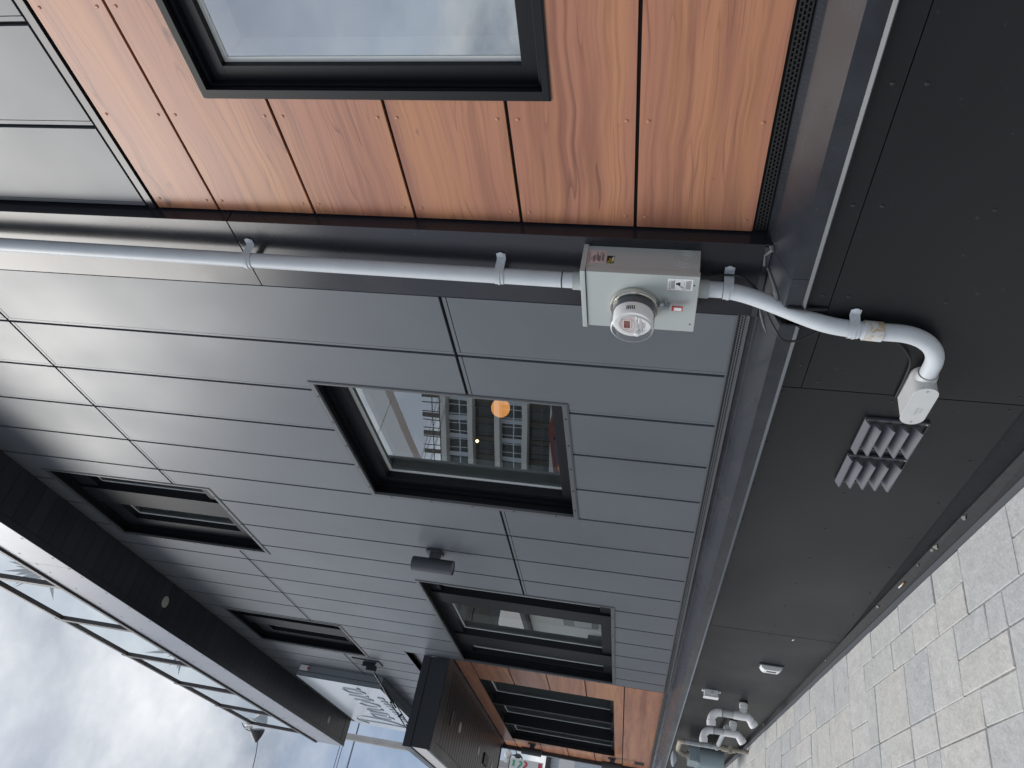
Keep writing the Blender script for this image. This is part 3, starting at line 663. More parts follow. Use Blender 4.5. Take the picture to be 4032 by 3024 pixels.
obj('ceiling_speaker', MB().box(-0.52, -0.38, 11.35, 11.70, CZ0-0.018, CZ0), BLACK, CN, bev=0.006)
# tie rod with turnbuckle
T0 = Vector((-0.05, 8.9, 4.80)); T1 = Vector((-0.80, 8.9, 3.985)); td = (T1-T0).normalized(); tl = (T1-T0).length
P = lambda f: T0 + td*tl*f
rod = MB().tube([P(0.08), P(0.30)], 0.010, 10).tube([P(0.30), P(0.45)], 0.017, 10).tube([P(0.80), P(1.0)], 0.011, 10)
ro = obj('tie_rod', rod, CANF, CN, smooth=True)
side = Vector((0, 1, 0)).cross(td).normalized()
tb = MB()
for s_ in (-1, 1): tb.tube([P(0.45)+side*0.02*s_, P(0.80)+side*0.02*s_], 0.006, 8)
for f in (0.45, 0.62, 0.80): tb.obox(P(f), side*0.026, Vector((0, 0.010, 0)), td*0.010)
obj('turnbuckle', tb.tube([P(0.42), P(0.53)], 0.009, 8).tube([P(0.73), P(0.83)], 0.009, 8), CANF, ro, smooth=True)
obj('wall_bracket', MB().box(-0.012, -0.0005, 8.80, 9.00, 4.68, 5.02).box(-0.06, -0.012, 8.885, 8.895, 4.74, 4.90).box(-0.10, -0.04, 8.893, 8.913, 4.72, 4.84).box(-0.10, -0.04, 8.873, 8.884, 4.72, 4.84), CANF, CN, bev=0.003)

# ------------------------------------------------------------------ box sign
SG = thing('box_sign', 'pale box sign with raised script lettering on the wall above the canopy', 'sign', (0, 9.6, 4.84))
SY0, SY1, SZ0, SZ1 = 9.60, 12.42, 4.836, 5.976
obj('sign_can', MB().box(-0.137, -0.001, SY0, SY1, SZ0, SZ1), SIGNS, SG, bev=0.003)
obj('can_seam', MB().box(-0.088, -0.082, SY0-0.003, SY0+0.002, SZ0, SZ1).box(-0.088, -0.082, SY0-0.003, SY1, SZ0-0.003, SZ0+0.002), DKGREY, SG)
obj('sign_face', MB().box(-0.147, -0.139, SY0-0.002, SY1+0.002, SZ0-0.002, SZ1+0.002), SIGNF, SG, bev=0.004)
obj('can_sticker', MB().box(-0.075, -0.01, SY0-0.006, SY0-0.003, SZ1-0.13, SZ1-0.02), WHITE, SG)
obj('can_sticker', MB().box(-0.055, -0.03, SY0-0.009, SY0-0.0065, SZ1-0.155, SZ1-0.12), RED, SG)
# script word: strokes in (u,v), u runs from the far end (reader's left) to the near end
STR = [[(0.30, 0.95), (0.33, 0.55), (0.30, 0.15)], [(0.12, 0.85), (0.35, 1.0), (0.66, 0.80), (0.62, 0.35), (0.36, 0.13), (0.12, 0.22)],
       [(0.95, 0.55), (0.78, 0.52), (0.75, 0.28), (0.90, 0.20), (0.99, 0.40), (1.0, 0.56), (1.0, 0.28), (1.1, 0.22)],
       [(1.16, 0.52), (1.18, 0.22), (1.24, 0.46), (1.36, 0.52), (1.40, 0.24), (1.50, 0.24)], [(1.72, 0.54), (1.58, 0.44), (1.60, 0.24), (1.76, 0.22), (1.84, 0.42), (1.72, 0.54)],
       [(1.92, 0.54), (1.94, 0.28), (2.04, 0.22), (2.14, 0.40), (2.16, 0.55), (2.17, 0.26), (2.26, 0.24)], [(2.50, 0.54), (2.34, 0.48), (2.34, 0.26), (2.48, 0.24), (2.55, 0.52), (2.57, 0.26), (2.68, 0.26)]]
for st in STR:
    sm = MB(); pth = bez([(-0.149, SY1 - 0.10 - u*0.96, SZ0 + 0.12 + v*0.90) for u, v in st], 8)
    sm.tube(pth, 0.010, 8); obj('letter', sm, LETTER, SG, smooth=True)
for k_ in range(10):
    obj('letter', MB().box(-0.158, -0.148, SY1-0.8-k_*0.155, SY1-0.8-k_*0.155-(0.08 if k_ % 3 else 0.11), SZ0+0.10, SZ0+0.18), LETTER, SG)

# ------------------------------------------------------------------ electricity meter box
MY0, MY1, MZ0, MZ1, MX = 1.952, 2.250, 1.604, 2.018, -0.137
MBX = thing('meter_box', 'grey steel meter socket box on the dark corner trim', 'meter box', (-0.006, 2.1, MZ0))
obj('enclosure', MB().box(MX+0.02, -0.006, MY0+0.003, MY1-0.003, MZ0+0.003, MZ1-0.012), BOXG, MBX, bev=0.002)
obj('front_cover', MB().box(MX, MX+0.026, MY0, MY1, MZ0, MZ1-0.016), BOXG, MBX, bev=0.004)
obj('top_cap', MB().box(MX-0.006, -0.006, MY0-0.006, MY1+0.005, MZ1-0.014, MZ1+0.004), BOXG, MBX, bev=0.003)
for z, r in ((MZ1-0.012, 0), ): pass
kk = MB()
for r in (0.040, 0.030, 0.021): kk.lathe((-0.050, MY0+0.003, 1.657), (0, -1, 0), [(0.0, r+0.0028), (0.0016, r+0.0012), (0.0016, r-0.0012), (0.0, r-0.0028)], 32)
obj('knockout', kk, BOXG, MBX, smooth=True)
lab = obj('rating_label', MB().box(-0.093, -0.029, MY0+0.0015, MY0+0.0025, 1.937, 2.002), PINK, MBX)
ux, uy = (1, 0, 0), (0, 0, 1); yl = MY0+0.0012
lm = text_mb('MICROLECTRIC', 0.0072, (-0.091, yl, 1.993), ux, uy); 
lm.add(text_mb('TYPE BS2', 0.005, (-0.082, yl, 1.986), ux, uy))
rr = random.Random(4)
for k_ in range(13):
    z = 1.981 - k_*0.0031
    if k_ in (3, 9): continue
    a = -0.088 + rr.uniform(0, 0.01); lm.box(a, a + rr.uniform(0.025, 0.05), yl-0.0004, yl, z, z+0.0016)
obj('label_print', lm, INK, lab, recalc=False)
stk = obj('caution_sticker', MB().box(-0.090, -0.054, MY0+0.0015, MY0+0.0025, 1.908, 1.933), BLACK, MBX)
sm = MB().lathe((-0.085, yl, 1.928), (0, -1, 0), [(0, 0.0035), (0.0005, 0.0035), (0.0005, 0.0003)], 10)
for k_ in range(4): sm.box(-0.088, -0.066, yl-0.0004, yl, 1.923-k_*0.0042, 1.9252-k_*0.0042)
obj('sticker_print', sm, YELLOW, stk, recalc=False)
obj('sticker_panel', MB().box(-0.080, -0.060, yl-0.0006, yl, 1.9095, 1.9135), WHITE, stk)
wl_ = obj('warning_label', MB().box(MX-0.0012, MX-0.0003, 1.966, 2.022, 1.626, 1.713), WHITE, MBX)
# text on the front face reads from the far side (reader's left is +y)
ux, uy, xl = (0, -1, 0), (0, 0, 1), MX-0.0014
wm = text_mb('WARNING', 0.0068, (xl, 2.012, 1.7045), ux, uy).add(text_mb('AVERTISSEMENT', 0.0050, (xl, 2.012, 1.6545), ux, uy))
for z0, n in ((1.6985, 4), (1.6485, 6)):
    for k_ in range(n): wm.box(xl-0.0003, xl, 1.970+rr.uniform(0, 0.008), 2.017, z0-k_*0.0032, z0-k_*0.0032+0.0014)
wm.box(xl-0.0003, xl, 1.983, 1.999, 1.669, 1.677).box(xl-0.0003, xl, 1.986, 1.996, 1.677, 1.684); wm.tube([(xl, 1.999, 1.672), (xl, 2.006, 1.668), (xl, 2.004, 1.662), (xl, 2.012, 1.660)], 0.0011, 6)
for z in (1.6995, 1.6615, 1.6860): wm.box(xl-0.0003, xl, 1.969, 2.019, z+0.0027, z+0.0032)
obj('label_print', wm, INK, wl_, recalc=False)
tr = MB()
for z in (1.7035, 1.6535): tr.poly([(xl, 2.0195, z), (xl, 2.0135, z), (xl, 2.0165, z+0.006)], (-0.0004, 0, 0))
obj('hazard_triangle', tr, RED, wl_)
obj('screw', rivet(1.996, 1.621, MX, r=0.003).add(rivet(2.206, 1.621, MX, r=0.003)), SCREW, MBX, smooth=True)
# the meter itself
MC = Vector((MX, 2.112, 1.826)); ax = (-1, 0, 0)
EM = thing('electric_meter', 'round glass covered electricity meter plugged into the grey box', 'meter', tuple(MC))
obj('socket_ring', MB().lathe(MC, ax, [(0, 0.089), (0.004, 0.091), (0.022, 0.089), (0.026, 0.086), (0.026, 0.080), (0.010, 0.079)], 48), STEEL, EM, smooth=True)
obj('meter_base', MB().lathe(MC, ax, [(0.0, 0.0775), (0.052, 0.0755), (0.052, 0.001)], 48), MOULD, EM, smooth=True)
sh = obj('shroud', MB().lathe(MC, ax, [(0.050, 0.0725), (0.090, 0.0715), (0.098, 0.066), (0.0985, 0.060), (0.096, 0.0005)], 48), WHITE, EM, smooth=True)
sv = MB()
for k_ in range(5):
    a = math.radians(-28 - k_*5.2) + PI/2   # slots on the upper right of the shroud
    d = Vector((0, -math.cos(a-PI/2+0.55), -math.sin(a-PI/2+0.55))); 
    sv.obox(MC + Vector((-0.078, 0, 0)) + d*0.0722, Vector((0.008, 0, 0)), Vector((0, d.z, -d.y))*0.0017, d*0.0008)
obj('vent_slot', sv, BLACK, sh)
fc = obj('meter_face', MB().lathe(MC+Vector((-0.0972, 0, 0)), ax, [(0, 0.059), (0.0008, 0.059), (0.0008, 0.0005)], 48), PINK, EM, smooth=False)
fx = MC.x - 0.0984
obj('display', MB().box(fx-0.0016, fx, MC.y-0.020, MC.y+0.020, MC.z+0.008, MC.z+0.030), LCD, fc)
obj('display_bezel', MB().box(fx-0.0012, fx, MC.y-0.023, MC.y+0.023, MC.z+0.0305, MC.z+0.033).box(fx-0.0012, fx, MC.y-0.023, MC.y+0.023, MC.z+0.005, MC.z+0.0075).box(fx-0.0012, fx, MC.y-0.023, MC.y-0.0205, MC.z+0.0075, MC.z+0.0305).box(fx-0.0012, fx, MC.y+0.0205, MC.y+0.023, MC.z+0.0075, MC.z+0.0305), WHITE, fc)
arc = MB().tube([(fx-0.0005, MC.y + 0.034*math.cos(t), MC.z + 0.020 + 0.026*math.sin(t)*(1.0)) for t in [PI*k_/18 - PI for k_ in range(19)]], 0.0008, 6)
obj('face_arc', arc, WHITE, fc)
nm = MB().box(fx-0.0003, fx, MC.y-0.050, MC.y+0.044, MC.z-0.044, MC.z-0.010)
obj('nameplate', nm, WHITE, fc)
pr = MB()
for k_, (a, c) in enumerate(((-0.03, 0.04), (-0.045, 0.02), (-0.01, 0.043), (-0.04, 0.03), (-0.03, 0.02), (-0.02, 0.03), (-0.015, 0.015))):
    pr.box(fx-0.0007, fx-0.0004, MC.y+a, MC.y+c, MC.z-0.0145-k_*0.0046, MC.z-0.0125-k_*0.0046)
pr.add(text_mb('kWh', 0.008, (fx-0.0006, MC.y-0.018, MC.z+0.036), (0, -1, 0), (0, 0, 1)))
pr.add(text_mb('8.8.8', 0.014, (fx-0.0019, MC.y+0.017, MC.z+0.0135), (0, -1, 0), (0, 0, 1)))
obj('nameplate_print', pr, INKG, fc, recalc=False)
obj('glass_cover', MB().lathe(MC, ax, [(0.018, 0.0795), (0.112, 0.0785), (0.120, 0.074), (0.122, 0.066), (0.122, 0.0005)], 48), GLASSC, EM, smooth=True)
obj('cover_rim', MB().lathe(MC, ax, [(0.1165, 0.0770), (0.1200, 0.0745), (0.1215, 0.0715), (0.1205, 0.0735)], 48), mat('clear_plastic_edge', (0.72, 0.74, 0.74), 0.15), EM, smooth=True)
obj('reset_knob', MB().lathe(MC+Vector((-0.098, 0.040, -0.018)), ax, [(0, 0.010), (0.014, 0.010), (0.016, 0.007), (0.016, 0.0005)], 20), WHITE, EM, smooth=True)
obj('ring_clamp', MB().box(MX-0.026, MX-0.002, 2.090, 2.104, 1.700, 1.742).lathe((MX-0.020, 2.080, 1.727), ax, [(0, 0.008), (0.008, 0.008), (0.009, 0.0005)], 14).box(MX-0.014, MX-0.008, 2.066, 2.092, 1.712, 1.716), ZINC, EM)
stg = obj('seal_tag', MB().box(MX-0.022, MX-0.018, 2.088, 2.112, 1.653, 1.692), RED, EM, bev=0.001)
obj('seal_window', MB().box(MX-0.0235, MX-0.0222, 2.092, 2.108, 1.657, 1.684), WHITE, stg)

# ------------------------------------------------------------------ service conduit
CR = 0.0300
CD = thing('service_conduit', 'pale grey painted conduit running down the corner trim into the wall', 'conduit', (-0.062, 2.09, 2.03))
XC = -0.062
obj('upper_pipe', MB().tube([(XC, 2.050, 6.36), (XC, 2.058, 4.6), (XC, 2.084, 2.06)], CR, 24), PVC, CD, smooth=True)
obj('coupling', MB().tube([(XC, 2.0848, 2.062), (XC, 2.085, 2.022)], 0.0345, 24), BOXG, CD, smooth=True)
obj('coupling', MB().tube([(XC, 2.090, 1.604), (XC, 2.091, 1.566)], 0.0345, 24), BOXG, CD, smooth=True)
for z in (2.103,): obj('joint_ring', MB().tube([(XC, 2.0835, z+0.002), (XC, 2.0835, z-0.002)], CR+0.0008, 24), BLACK, CD, smooth=True)
low = bez([(XC, 2.091, 1.566), (XC-0.001, 2.0925, 1.50), (-0.075, 2.100, 1.425), (-0.103, 2.110, 1.335), (-0.138, 2.118, 1.245), (-0.163, 2.124, 1.17), (-0.174, 2.128, 1.10), (-0.176, 2.131, 1.02)], 6)
obj('offset_bend', MB().tube(low, CR, 24), PVC, CD, smooth=True)
obj('joint_ring', MB().tube([(XC-0.0008, 2.0922, 1.516), (XC-0.001, 2.0922, 1.512)], CR+0.001, 24), BLACK, CD, smooth=True)
sl_ = obj('sleeve_coupling', MB().tube([(-0.1762, 2.131, 1.040), (-0.1765, 2.134, 0.978)], 0.0352, 28), RUST, CD, smooth=True)
elb = [(-0.1765, 2.134, 0.985)] + [(-0.177, 2.134 + 0.165*(1-math.cos(t)), 0.93 - 0.165*math.sin(t)) for t in [PI/2*k_/12 for k_ in range(13)]] + [(-0.178, 2.335, 0.765), (-0.178, 2.36, 0.765)]
obj('elbow', MB().tube(elb, CR+0.0006, 28), PVC, CD, smooth=True)
obj('elbow_joint', MB().tube([(-0.178, 2.3435, 0.765), (-0.178, 2.3475, 0.765)], 0.0318, 28), mat('pipe_primer_red', (0.20, 0.06, 0.04), 0.5), CD, smooth=True)
# pull fitting: elongated body with rounded ends and an oval cover
def stadium(y0, y1, z0, z1, x, n=10):
    r = (z1-z0)/2; zc = (z0+z1)/2; o = []
    for k_ in range(n+1): a = -PI/2 + PI*k_/n; o.append(Vector((x, y1-r+r*math.cos(a), zc+r*math.sin(a))))
    for k_ in range(n+1): a = PI/2 + PI*k_/n; o.append(Vector((x, y0+r+r*math.cos(a), zc+r*math.sin(a))))
    return o
LY0, LY1, LZ0, LZ1 = 2.352, 2.585, 0.725, 0.808
m = MB().poly(stadium(LY0, LY1, LZ0, LZ1, -0.236), (0.097, 0, 0))
lb = obj('pull_fitting', m, LBM, CD, bev=0.004)
obj('hub', MB().tube([(-0.178, 2.346, 0.765), (-0.180, 2.372, 0.765), (-0.182, 2.40, 0.766)], 0.0355, 28, rs=[0.0355, 0.0375, 0.0385]), LBM, lb, smooth=True)
obj('fitting_cover', MB().poly(stadium(LY0-0.002, LY1+0.002, LZ0-0.002, LZ1+0.002, -0.2365), (-0.007, 0, 0)), LBM, lb, bev=0.0025)
cm = MB()
for t_, y_, z_ in (('SCEPTER', 2.520, 0.763), ('LB 20', 2.505, 0.750)): cm.add(text_mb(t_, 0.0125, (-0.2437, y_, z_), (0, -1, 0), (0, 0, 1), 0.0004))
obj('moulded_mark', cm, mat('moulded_mark_grey', (0.50, 0.51, 0.51), 0.5), lb, recalc=False)
obj('screw', MB().lathe((-0.2435, 2.369, 0.768), ax, [(0, 0.0045), (0.002, 0.0038), (0.002, 0.0004)], 12).lathe((-0.2435, 2.568, 0.766), ax, [(0, 0.0045), (0.002, 0.0038), (0.002, 0.0004)], 12), ZINC, lb, smooth=True)
def strap(c, wallx, z, tilt=0.0, name='pipe_strap'):
    cx, cy = c; m = MB(); w = 0.011; pts = []
    R1 = CR + 0.003
    for k_ in range(17):
        a = PI/2 + PI*0.5 - PI*1.0*k_/16   # wraps the far, outer and near sides
        pts.append((cx - R1*math.cos(a-PI/2)*1.0, cy - R1*math.sin(a-PI/2)))
    prof = [(wallx, cy + R1)] + [(cx - R1*math.cos(t), cy + R1*math.sin(t)) for t in [PI/2 - PI*k_/16 for k_ in range(17)]] + [(wallx+(-0.004), cy - R1 - 0.004), (wallx-0.004, cy - R1 - 0.032)]
    for dz, off in ((-w, 0), (0, 0.003), (w*0.95, 0)):
        i = len(m.v); hw = w*0.62 if off == 0 else w*0.45
        for (x, y) in prof: m.v.append(Vector((x - off*(1 if x < wallx-0.01 else 0), y, z+dz-hw))); m.v.append(Vector((x - off*(1 if x < wallx-0.01 else 0), y, z+dz+hw)))
        for k_ in range(len(prof)-1): m.f.append((i+2*k_, i+2*k_+1, i+2*k_+3, i+2*k_+2))
    m.lathe((wallx-0.004, cy-R1-0.026, z), (-1, 0, 0), [(0, 0.013), (0.003, 0.012), (0.003, 0.006), (0.005, 0.005), (0.005, 0.0005)], 16)
    return obj(name, m, PVC, CD, smooth=True)
strap((XC, 2.071), -0.005, 3.40); strap((XC, 2.080), -0.005, 2.345); strap((XC, 2.0925), -0.005, 1.498); strap((-0.1755, 2.130), -0.139, 1.072)
# loose cable behind the conduit
tag(obj('thin_cable', MB().tube(bez([(-0.012, 2.07, 1.56), (-0.03, 2.045, 1.49), (-0.04, 2.05, 1.445), (-0.06, 2.10, 1.385), (-0.10, 2.14, 1.36), (-0.165, 2.165, 1.325), (-0.185, 2.205, 1.29), (-0.178, 2.205, 1.235), (-0.155, 2.175, 1.17), (-0.146, 2.15, 1.09), (-0.146, 2.15, 1.0), (-0.148, 2.22, 0.90), (-0.150, 2.275, 0.852), (-0.150, 2.33, 0.826), (-0.150, 2.43, 0.818), (-0.148, 2.53, 0.816), (-0.142, 2.56, 0.813)], 8), 0.0042, 8), BLACK, smooth=True), 'thin black cable looping behind the pale conduit over the sill', 'cable')
for pts in ([(2.022, 0.0), (2.035, -0.03), (2.05, -0.06), (2.066, -0.085), (2.085, -0.10)],):
    sm = MB().tube([(-0.004 + x_, y_, 1.3695 + (x_)*0.431 + 0.002) for y_, x_ in pts], 0.006, 8, rs=[0.004, 0.0035, 0.005, 0.010, 0.008]); obj('sealant_bead', sm, SEAL, B, smooth=True)
obj('sealant_bead', MB().tube([(-0.006, 1.918, 1.372), (-0.018, 1.924, 1.369), (-0.012, 1.945, 1.380), (-0.008, 1.962, 1.388), (-0.008, 2.01, 1.383)], 0.004, 8, rs=[0.010, 0.008, 0.0045, 0.0035, 0.005]), SEAL, B, smooth=True)
obj('sealant_bead', MB().tube([(-0.015, 2.235, 1.3655), (-0.035, 2.25, 1.357), (-0.062, 2.275, 1.345), (-0.08, 2.29, 1.336)], 0.004, 8, rs=[0.003, 0.006, 0.005, 0.001]), SEAL, B, smooth=True)
obj('sealant_bead', MB().tube([(-0.147, 2.066, 1.300), (-0.149, 2.068, 1.27), (-0.150, 2.069, 1.245), (-0.145, 2.070, 1.20), (-0.142, 2.072, 1.165)], 0.006, 8), MEMB, B, smooth=True)

# ------------------------------------------------------------------ louvre vents
def louvre(y0, y1, z0, z1, label):
    xw = -0.139; t = thing('louvre_vent', label, 'vent', (xw, (y0+y1)/2, z0), 'louvre vents on the black base wall')
    fw = 0.018
    obj('vent_frame', MB().box(xw-0.012, xw, y0, y0+fw, z0, z1).box(xw-0.012, xw, y1-fw*0.5, y1, z0, z1).box(xw-0.012, xw, y0+fw, y1-fw*0.5, z1-0.012, z1).box(xw-0.010, xw, y0+fw, y1-fw*0.5, z0, z0+0.006), DKGREY, t, bev=0.002)
    obj('vent_throat', MB().box(xw-0.003, xw-0.0005, y0+fw, y1-fw*0.5, z0+0.006, z1-0.012), BLACK, t)
    hd = MB(); a, c = y0+0.004, y1
    hd.poly([(xw-0.012, a, z1+0.002), (xw-0.012, c, z1+0.002), (xw-0.042, c, z1-0.013), (xw-0.042, a, z1-0.013)], (0.003, 0, -0.006)); obj('hood_lip', hd, mat('vent_blade_grey', (0.13, 0.135, 0.155), 0.42), t)
    n = 4; step = (z1-z0-0.035)/n
    for k_ in range(n):
        zt = z1-0.030-k_*step; drop = step*0.62; o_ = 0.048; ya, yb = y0+fw+0.006, y1-0.010
        s_ = MB()
        s_.poly([(xw-0.002, ya+0.010, zt), (xw-0.002, yb-0.010, zt), (xw-o_, yb, zt-drop*0.80), (xw-o_-0.002, yb, zt-drop), (xw-o_-0.002, ya, zt-drop), (xw-o_, ya, zt-drop*0.80)], (0.0022, 0, -0.0012))
        s_.poly([(xw-0.002, ya+0.010, zt), (xw-o_, ya, zt-drop*0.80), (xw-o_-0.002, ya, zt-drop), (xw-0.002, ya+0.006, zt-drop*0.72)], (0, 0.0016, 0))
        s_.poly([(xw-0.002, yb-0.010, zt), (xw-o_, yb, zt-drop*0.80), (xw-o_-0.002, yb, zt-drop), (xw-0.002, yb-0.006, zt-drop*0.72)], (0, -0.0016, 0))
        obj('louvre_blade', s_, MATS['vent_blade_grey'], t)
    for yy, zz in ((y0+0.009, z1-0.008), (y0+0.009, z0+0.012), (y1-0.008, z1-0.008), (y1-0.008, z0+0.010)):
        obj('screw', MB().lathe((xw-0.012, yy, zz), ax, [(0, 0.005), (0.002, 0.0042), (0.0024, 0.0004)], 10), ZINC, t, smooth=True)
louvre(2.708, 2.945, 0.640, 0.884, 'dark louvre vent with four blades, next to the pale pull fitting')
louvre(2.996, 3.240, 0.638, 0.884, 'dark louvre vent with four blades, farther from the pale pull fitting')

# ------------------------------------------------------------------ cylinder wall lights
WLT = thing('wall_light', 'dark cylinder wall light between two grey clad windows', 'wall light', (-0.0005, 5.15, 3.25), 'cylinder wall lights')
obj('back_plate', MB().poly([(-0.0005, 5.098, 3.30), (-0.0005, 5.098, 3.20), (-0.0005, 5.11, 3.19), (-0.0005, 5.205, 3.19), (-0.0005, 5.215, 3.20), (-0.0005, 5.215, 3.30), (-0.0005, 5.205, 3.31), (-0.0005, 5.11, 3.31)], (-0.016, 0, 0)), DKGREY, WLT, bev=0.002)
obj('bracket', MB().box(-0.062, -0.0165, 5.118, 5.178, 3.20, 3.275), DKGREY, WLT, bev=0.004)
obj('lamp_body', MB().lathe((-0.110, 5.145, 3.084), (0, 0, 1), [(0.006, 0.0005), (0.012, 0.047), (0, 0.049), (0, 0.053), (0.306, 0.053), (0.306, 0.049), (0.294, 0.047), (0.300, 0.0005)], 40), DKGREY, WLT, smooth=True)
obj('lens', MB().lathe((-0.110, 5.145, 3.091), (0, 0, -1), [(0, 0.046), (0.001, 0.046), (0.001, 0.0005)], 32), mat('frosted_lens', (0.16, 0.165, 0.175), 0.4), WLT, smooth=True)
copy_thing(WLT, (XW, 7.58, -0.015), 'dark cylinder wall light on the far wood bay, the upper one under the canopy')
copy_thing(WLT, (XW, 7.58, -1.255), 'dark cylinder wall light on the far wood bay, the lower one near the sill')

# ------------------------------------------------------------------ small fittings on the base wall
BV = thing('bulkhead_vent', 'small white hooded cover low on the black base wall', 'vent cover', (-0.139, 6.28, 0.69))
obj('hood', MB().poly([(-0.139, 6.235, 0.775), (-0.165, 6.235, 0.765), (-0.180, 6.235, 0.745), (-0.180, 6.235, 0.640), (-0.165, 6.235, 0.618), (-0.139, 6.235, 0.610)], (0, 0.085, 0)), WHITE, BV, bev=0.004)
obj('slot', MB().box(-0.1815, -0.1798, 6.26, 6.29, 0.655, 0.725), DKGREY, BV)
obj('base', MB().box(-0.147, -0.1385, 6.215, 6.335, 0.600, 0.785), DKGREY, BV, bev=0.003)
JB = thing('junction_box', 'small white junction box near the top of the black base wall', 'junction box', (-0.139, 7.25, 1.05))
obj('box_body', MB().box(-0.195, -0.139, 7.215, 7.290, 0.992, 1.112), WHITE, JB, bev=0.004)
obj('box_lid', MB().box(-0.203, -0.196, 7.210, 7.295, 0.987, 1.117), WHITE, JB, bev=0.002)
obj('box_ear', MB().box(-0.150, -0.139, 7.235, 7.270, 0.968, 0.9865).box(-0.150, -0.139, 7.235, 7.27, 1.118, 1.132), WHITE, JB)
obj('gland', MB().tube([(-0.165, 7.212, 1.045), (-0.165, 7.196, 1.045)], 0.011, 10), LBM, JB, smooth=True)
VPIPE = thing('vent_pipe', 'white plastic boiler vent with gooseneck top, nearer to the junction box', 'pipe', (-0.139, 7.46, 0.745), 'white boiler vents on the base wall')
y0 = 7.46; xo = -0.265; zr = 0.745; r = 0.032
obj('wall_stub', MB().tube([(-0.139, y0, zr), (xo-0.02, y0, zr)], r, 20).tube([(-0.16, y0, zr), (-0.195, y0, zr)], r+0.005, 20), WHITE, VPIPE, smooth=True)
obj('wall_gasket', MB().tube([(-0.139, y0, zr), (-0.152, y0, zr)], r+0.008, 20), BLACK, VPIPE, smooth=True)
obj('tee', MB().tube([(xo, y0, zr-0.055), (xo, y0, zr+0.085)], r+0.004, 20), WHITE, VPIPE, smooth=True)
obj('riser', MB().tube([(xo, y0, zr+0.08), (xo, y0, zr+0.185)], r, 20), LBM, VPIPE, smooth=True)
obj('joint_ring', MB().tube([(xo, y0, zr+0.183), (xo, y0, zr+0.187)], r+0.0055, 20), DKGREY, VPIPE, smooth=True)
el = [(xo, y0, zr+0.185), (xo, y0, zr+0.20)] + [(xo - 0.075*(1-math.cos(t)), y0 + 0.02*(1-math.cos(t)), zr+0.205+0.075*math.sin(t)) for t in [PI/2*k_/8 for k_ in range(9)]] + [(xo-0.115, y0+0.03, zr+0.276)]
mo = Vector((xo-0.115, y0+0.03, zr+0.276)); md = Vector((-0.97, 0.24, -0.05)).normalized()
obj('top_elbow', MB().tube(el, r+0.003, 20, cap=False).lathe(mo, md, [(-0.045, r+0.004), (-0.045, r+0.008), (0.0, r+0.008), (0.0, r+0.003), (-0.05, r+0.001), (-0.05, 0.0005)], 24), WHITE, VPIPE, smooth=True)
el2 = [(xo, y0, zr-0.02), (xo-0.004, y0+0.005, zr-0.045), (xo-0.018, y0+0.015, zr-0.062), (xo-0.034, y0+0.026, zr-0.078)]
obj('bottom_elbow', MB().tube(el2, r+0.003, 20).tube([el2[-1], (xo-0.058, y0+0.042, zr-0.10)], r+0.008, 20), WHITE, VPIPE, smooth=True)
copy_thing(VPIPE, (0, 0.76, 0.0), 'white plastic boiler vent with gooseneck top, nearer to the gas meter')
# gas meter
GM = thing('gas_meter', 'blue grey gas meter with weathered pipes against the black base wall', 'gas meter', (-0.28, 9.3, gz(9.3)))
gy, gx = 9.42, -0.30
obj('meter_body', MB().tube([(gx, gy+0.03, 0.70), (gx, gy+0.03, 0.965)], 0.11, 28).tube([(gx, gy+0.25, 0.70), (gx, gy+0.25, 0.965)], 0.11, 28).box(gx-0.085, gx+0.085, gy+0.03, gy+0.25, 0.705, 0.96), GASM, GM, bev=0.008)
obj('meter_head', MB().box(gx-0.075, gx+0.075, gy-0.06, gy+0.32, 0.967, 1.075), GASM, GM, bev=0.018)
obj('head_flange', MB().box(gx-0.085, gx+0.085, gy-0.07, gy+0.33, 0.962, 0.985), GASM, GM, bev=0.006)
obj('supply_pipe', MB().tube([(gx+0.05, gy-0.36, 0.815), (gx+0.05, gy-0.36, 1.15)], 0.026, 16), GASP, GM, smooth=True)
obj('long_pipe', MB().tube([(-0.20, 8.28, 0.80), (-0.235, 9.2, 0.80)], 0.024, 16), GASP, GM, smooth=True)
obj('riser_pipe', MB().tube(bez([(gx+0.05, gy-0.36, 1.15), (gx+0.05, gy-0.345, 1.195), (gx+0.04, gy-0.29, 1.20), (gx+0.03, gy-0.06, 1.20), (gx+0.02, gy+0.02, 1.19), (gx, gy+0.06, 1.14), (gx, gy+0.06, 1.075)], 6), 0.026, 16), GASR, GM, smooth=True)
obj('union_nut', MB().tube([(gx, gy+0.06, 1.075), (gx, gy+0.06, 1.11)], 0.040, 8), GASR, GM)
obj('valve', MB().tube([(gx+0.05, gy-0.36, 0.62), (gx+0.05, gy-0.36, 0.76)], 0.034, 10).box(gx, gx+0.07, gy-0.43, gy-0.41, 0.66, 0.70), GASR, GM)
obj('lower_pipe', MB().tube([(gx+0.05, gy-0.36, gz(9.1)-0.02), (gx+0.05, gy-0.36, 0.82)], 0.022, 14), GASR, GM, smooth=True)
obj('regulator', MB().lathe((gx-0.06, gy+0.08, 1.235), (0, 0, 1), [(-0.03, 0.02), (-0.012, 0.055), (0, 0.085), (0.012, 0.085), (0.028, 0.05), (0.036, 0.0005)], 28), mat('regulator_pale', (0.40, 0.45, 0.50), 0.4), GM, smooth=True)
obj('sense_line', MB().tube(bez([(gx+0.03, gy-0.30, 1.10), (gx+0.05, gy-0.26, 1.06), (gx+0.08, gy-0.22, 0.98), (gx+0.10, gy-0.33, 0.86)], 6), 0.008, 8), BLACK, GM, smooth=True)
obj('wall_hatch', MB().box(-0.146, -0.1385, 9.20, 9.58, 0.42, 0.55), BLACK, B)
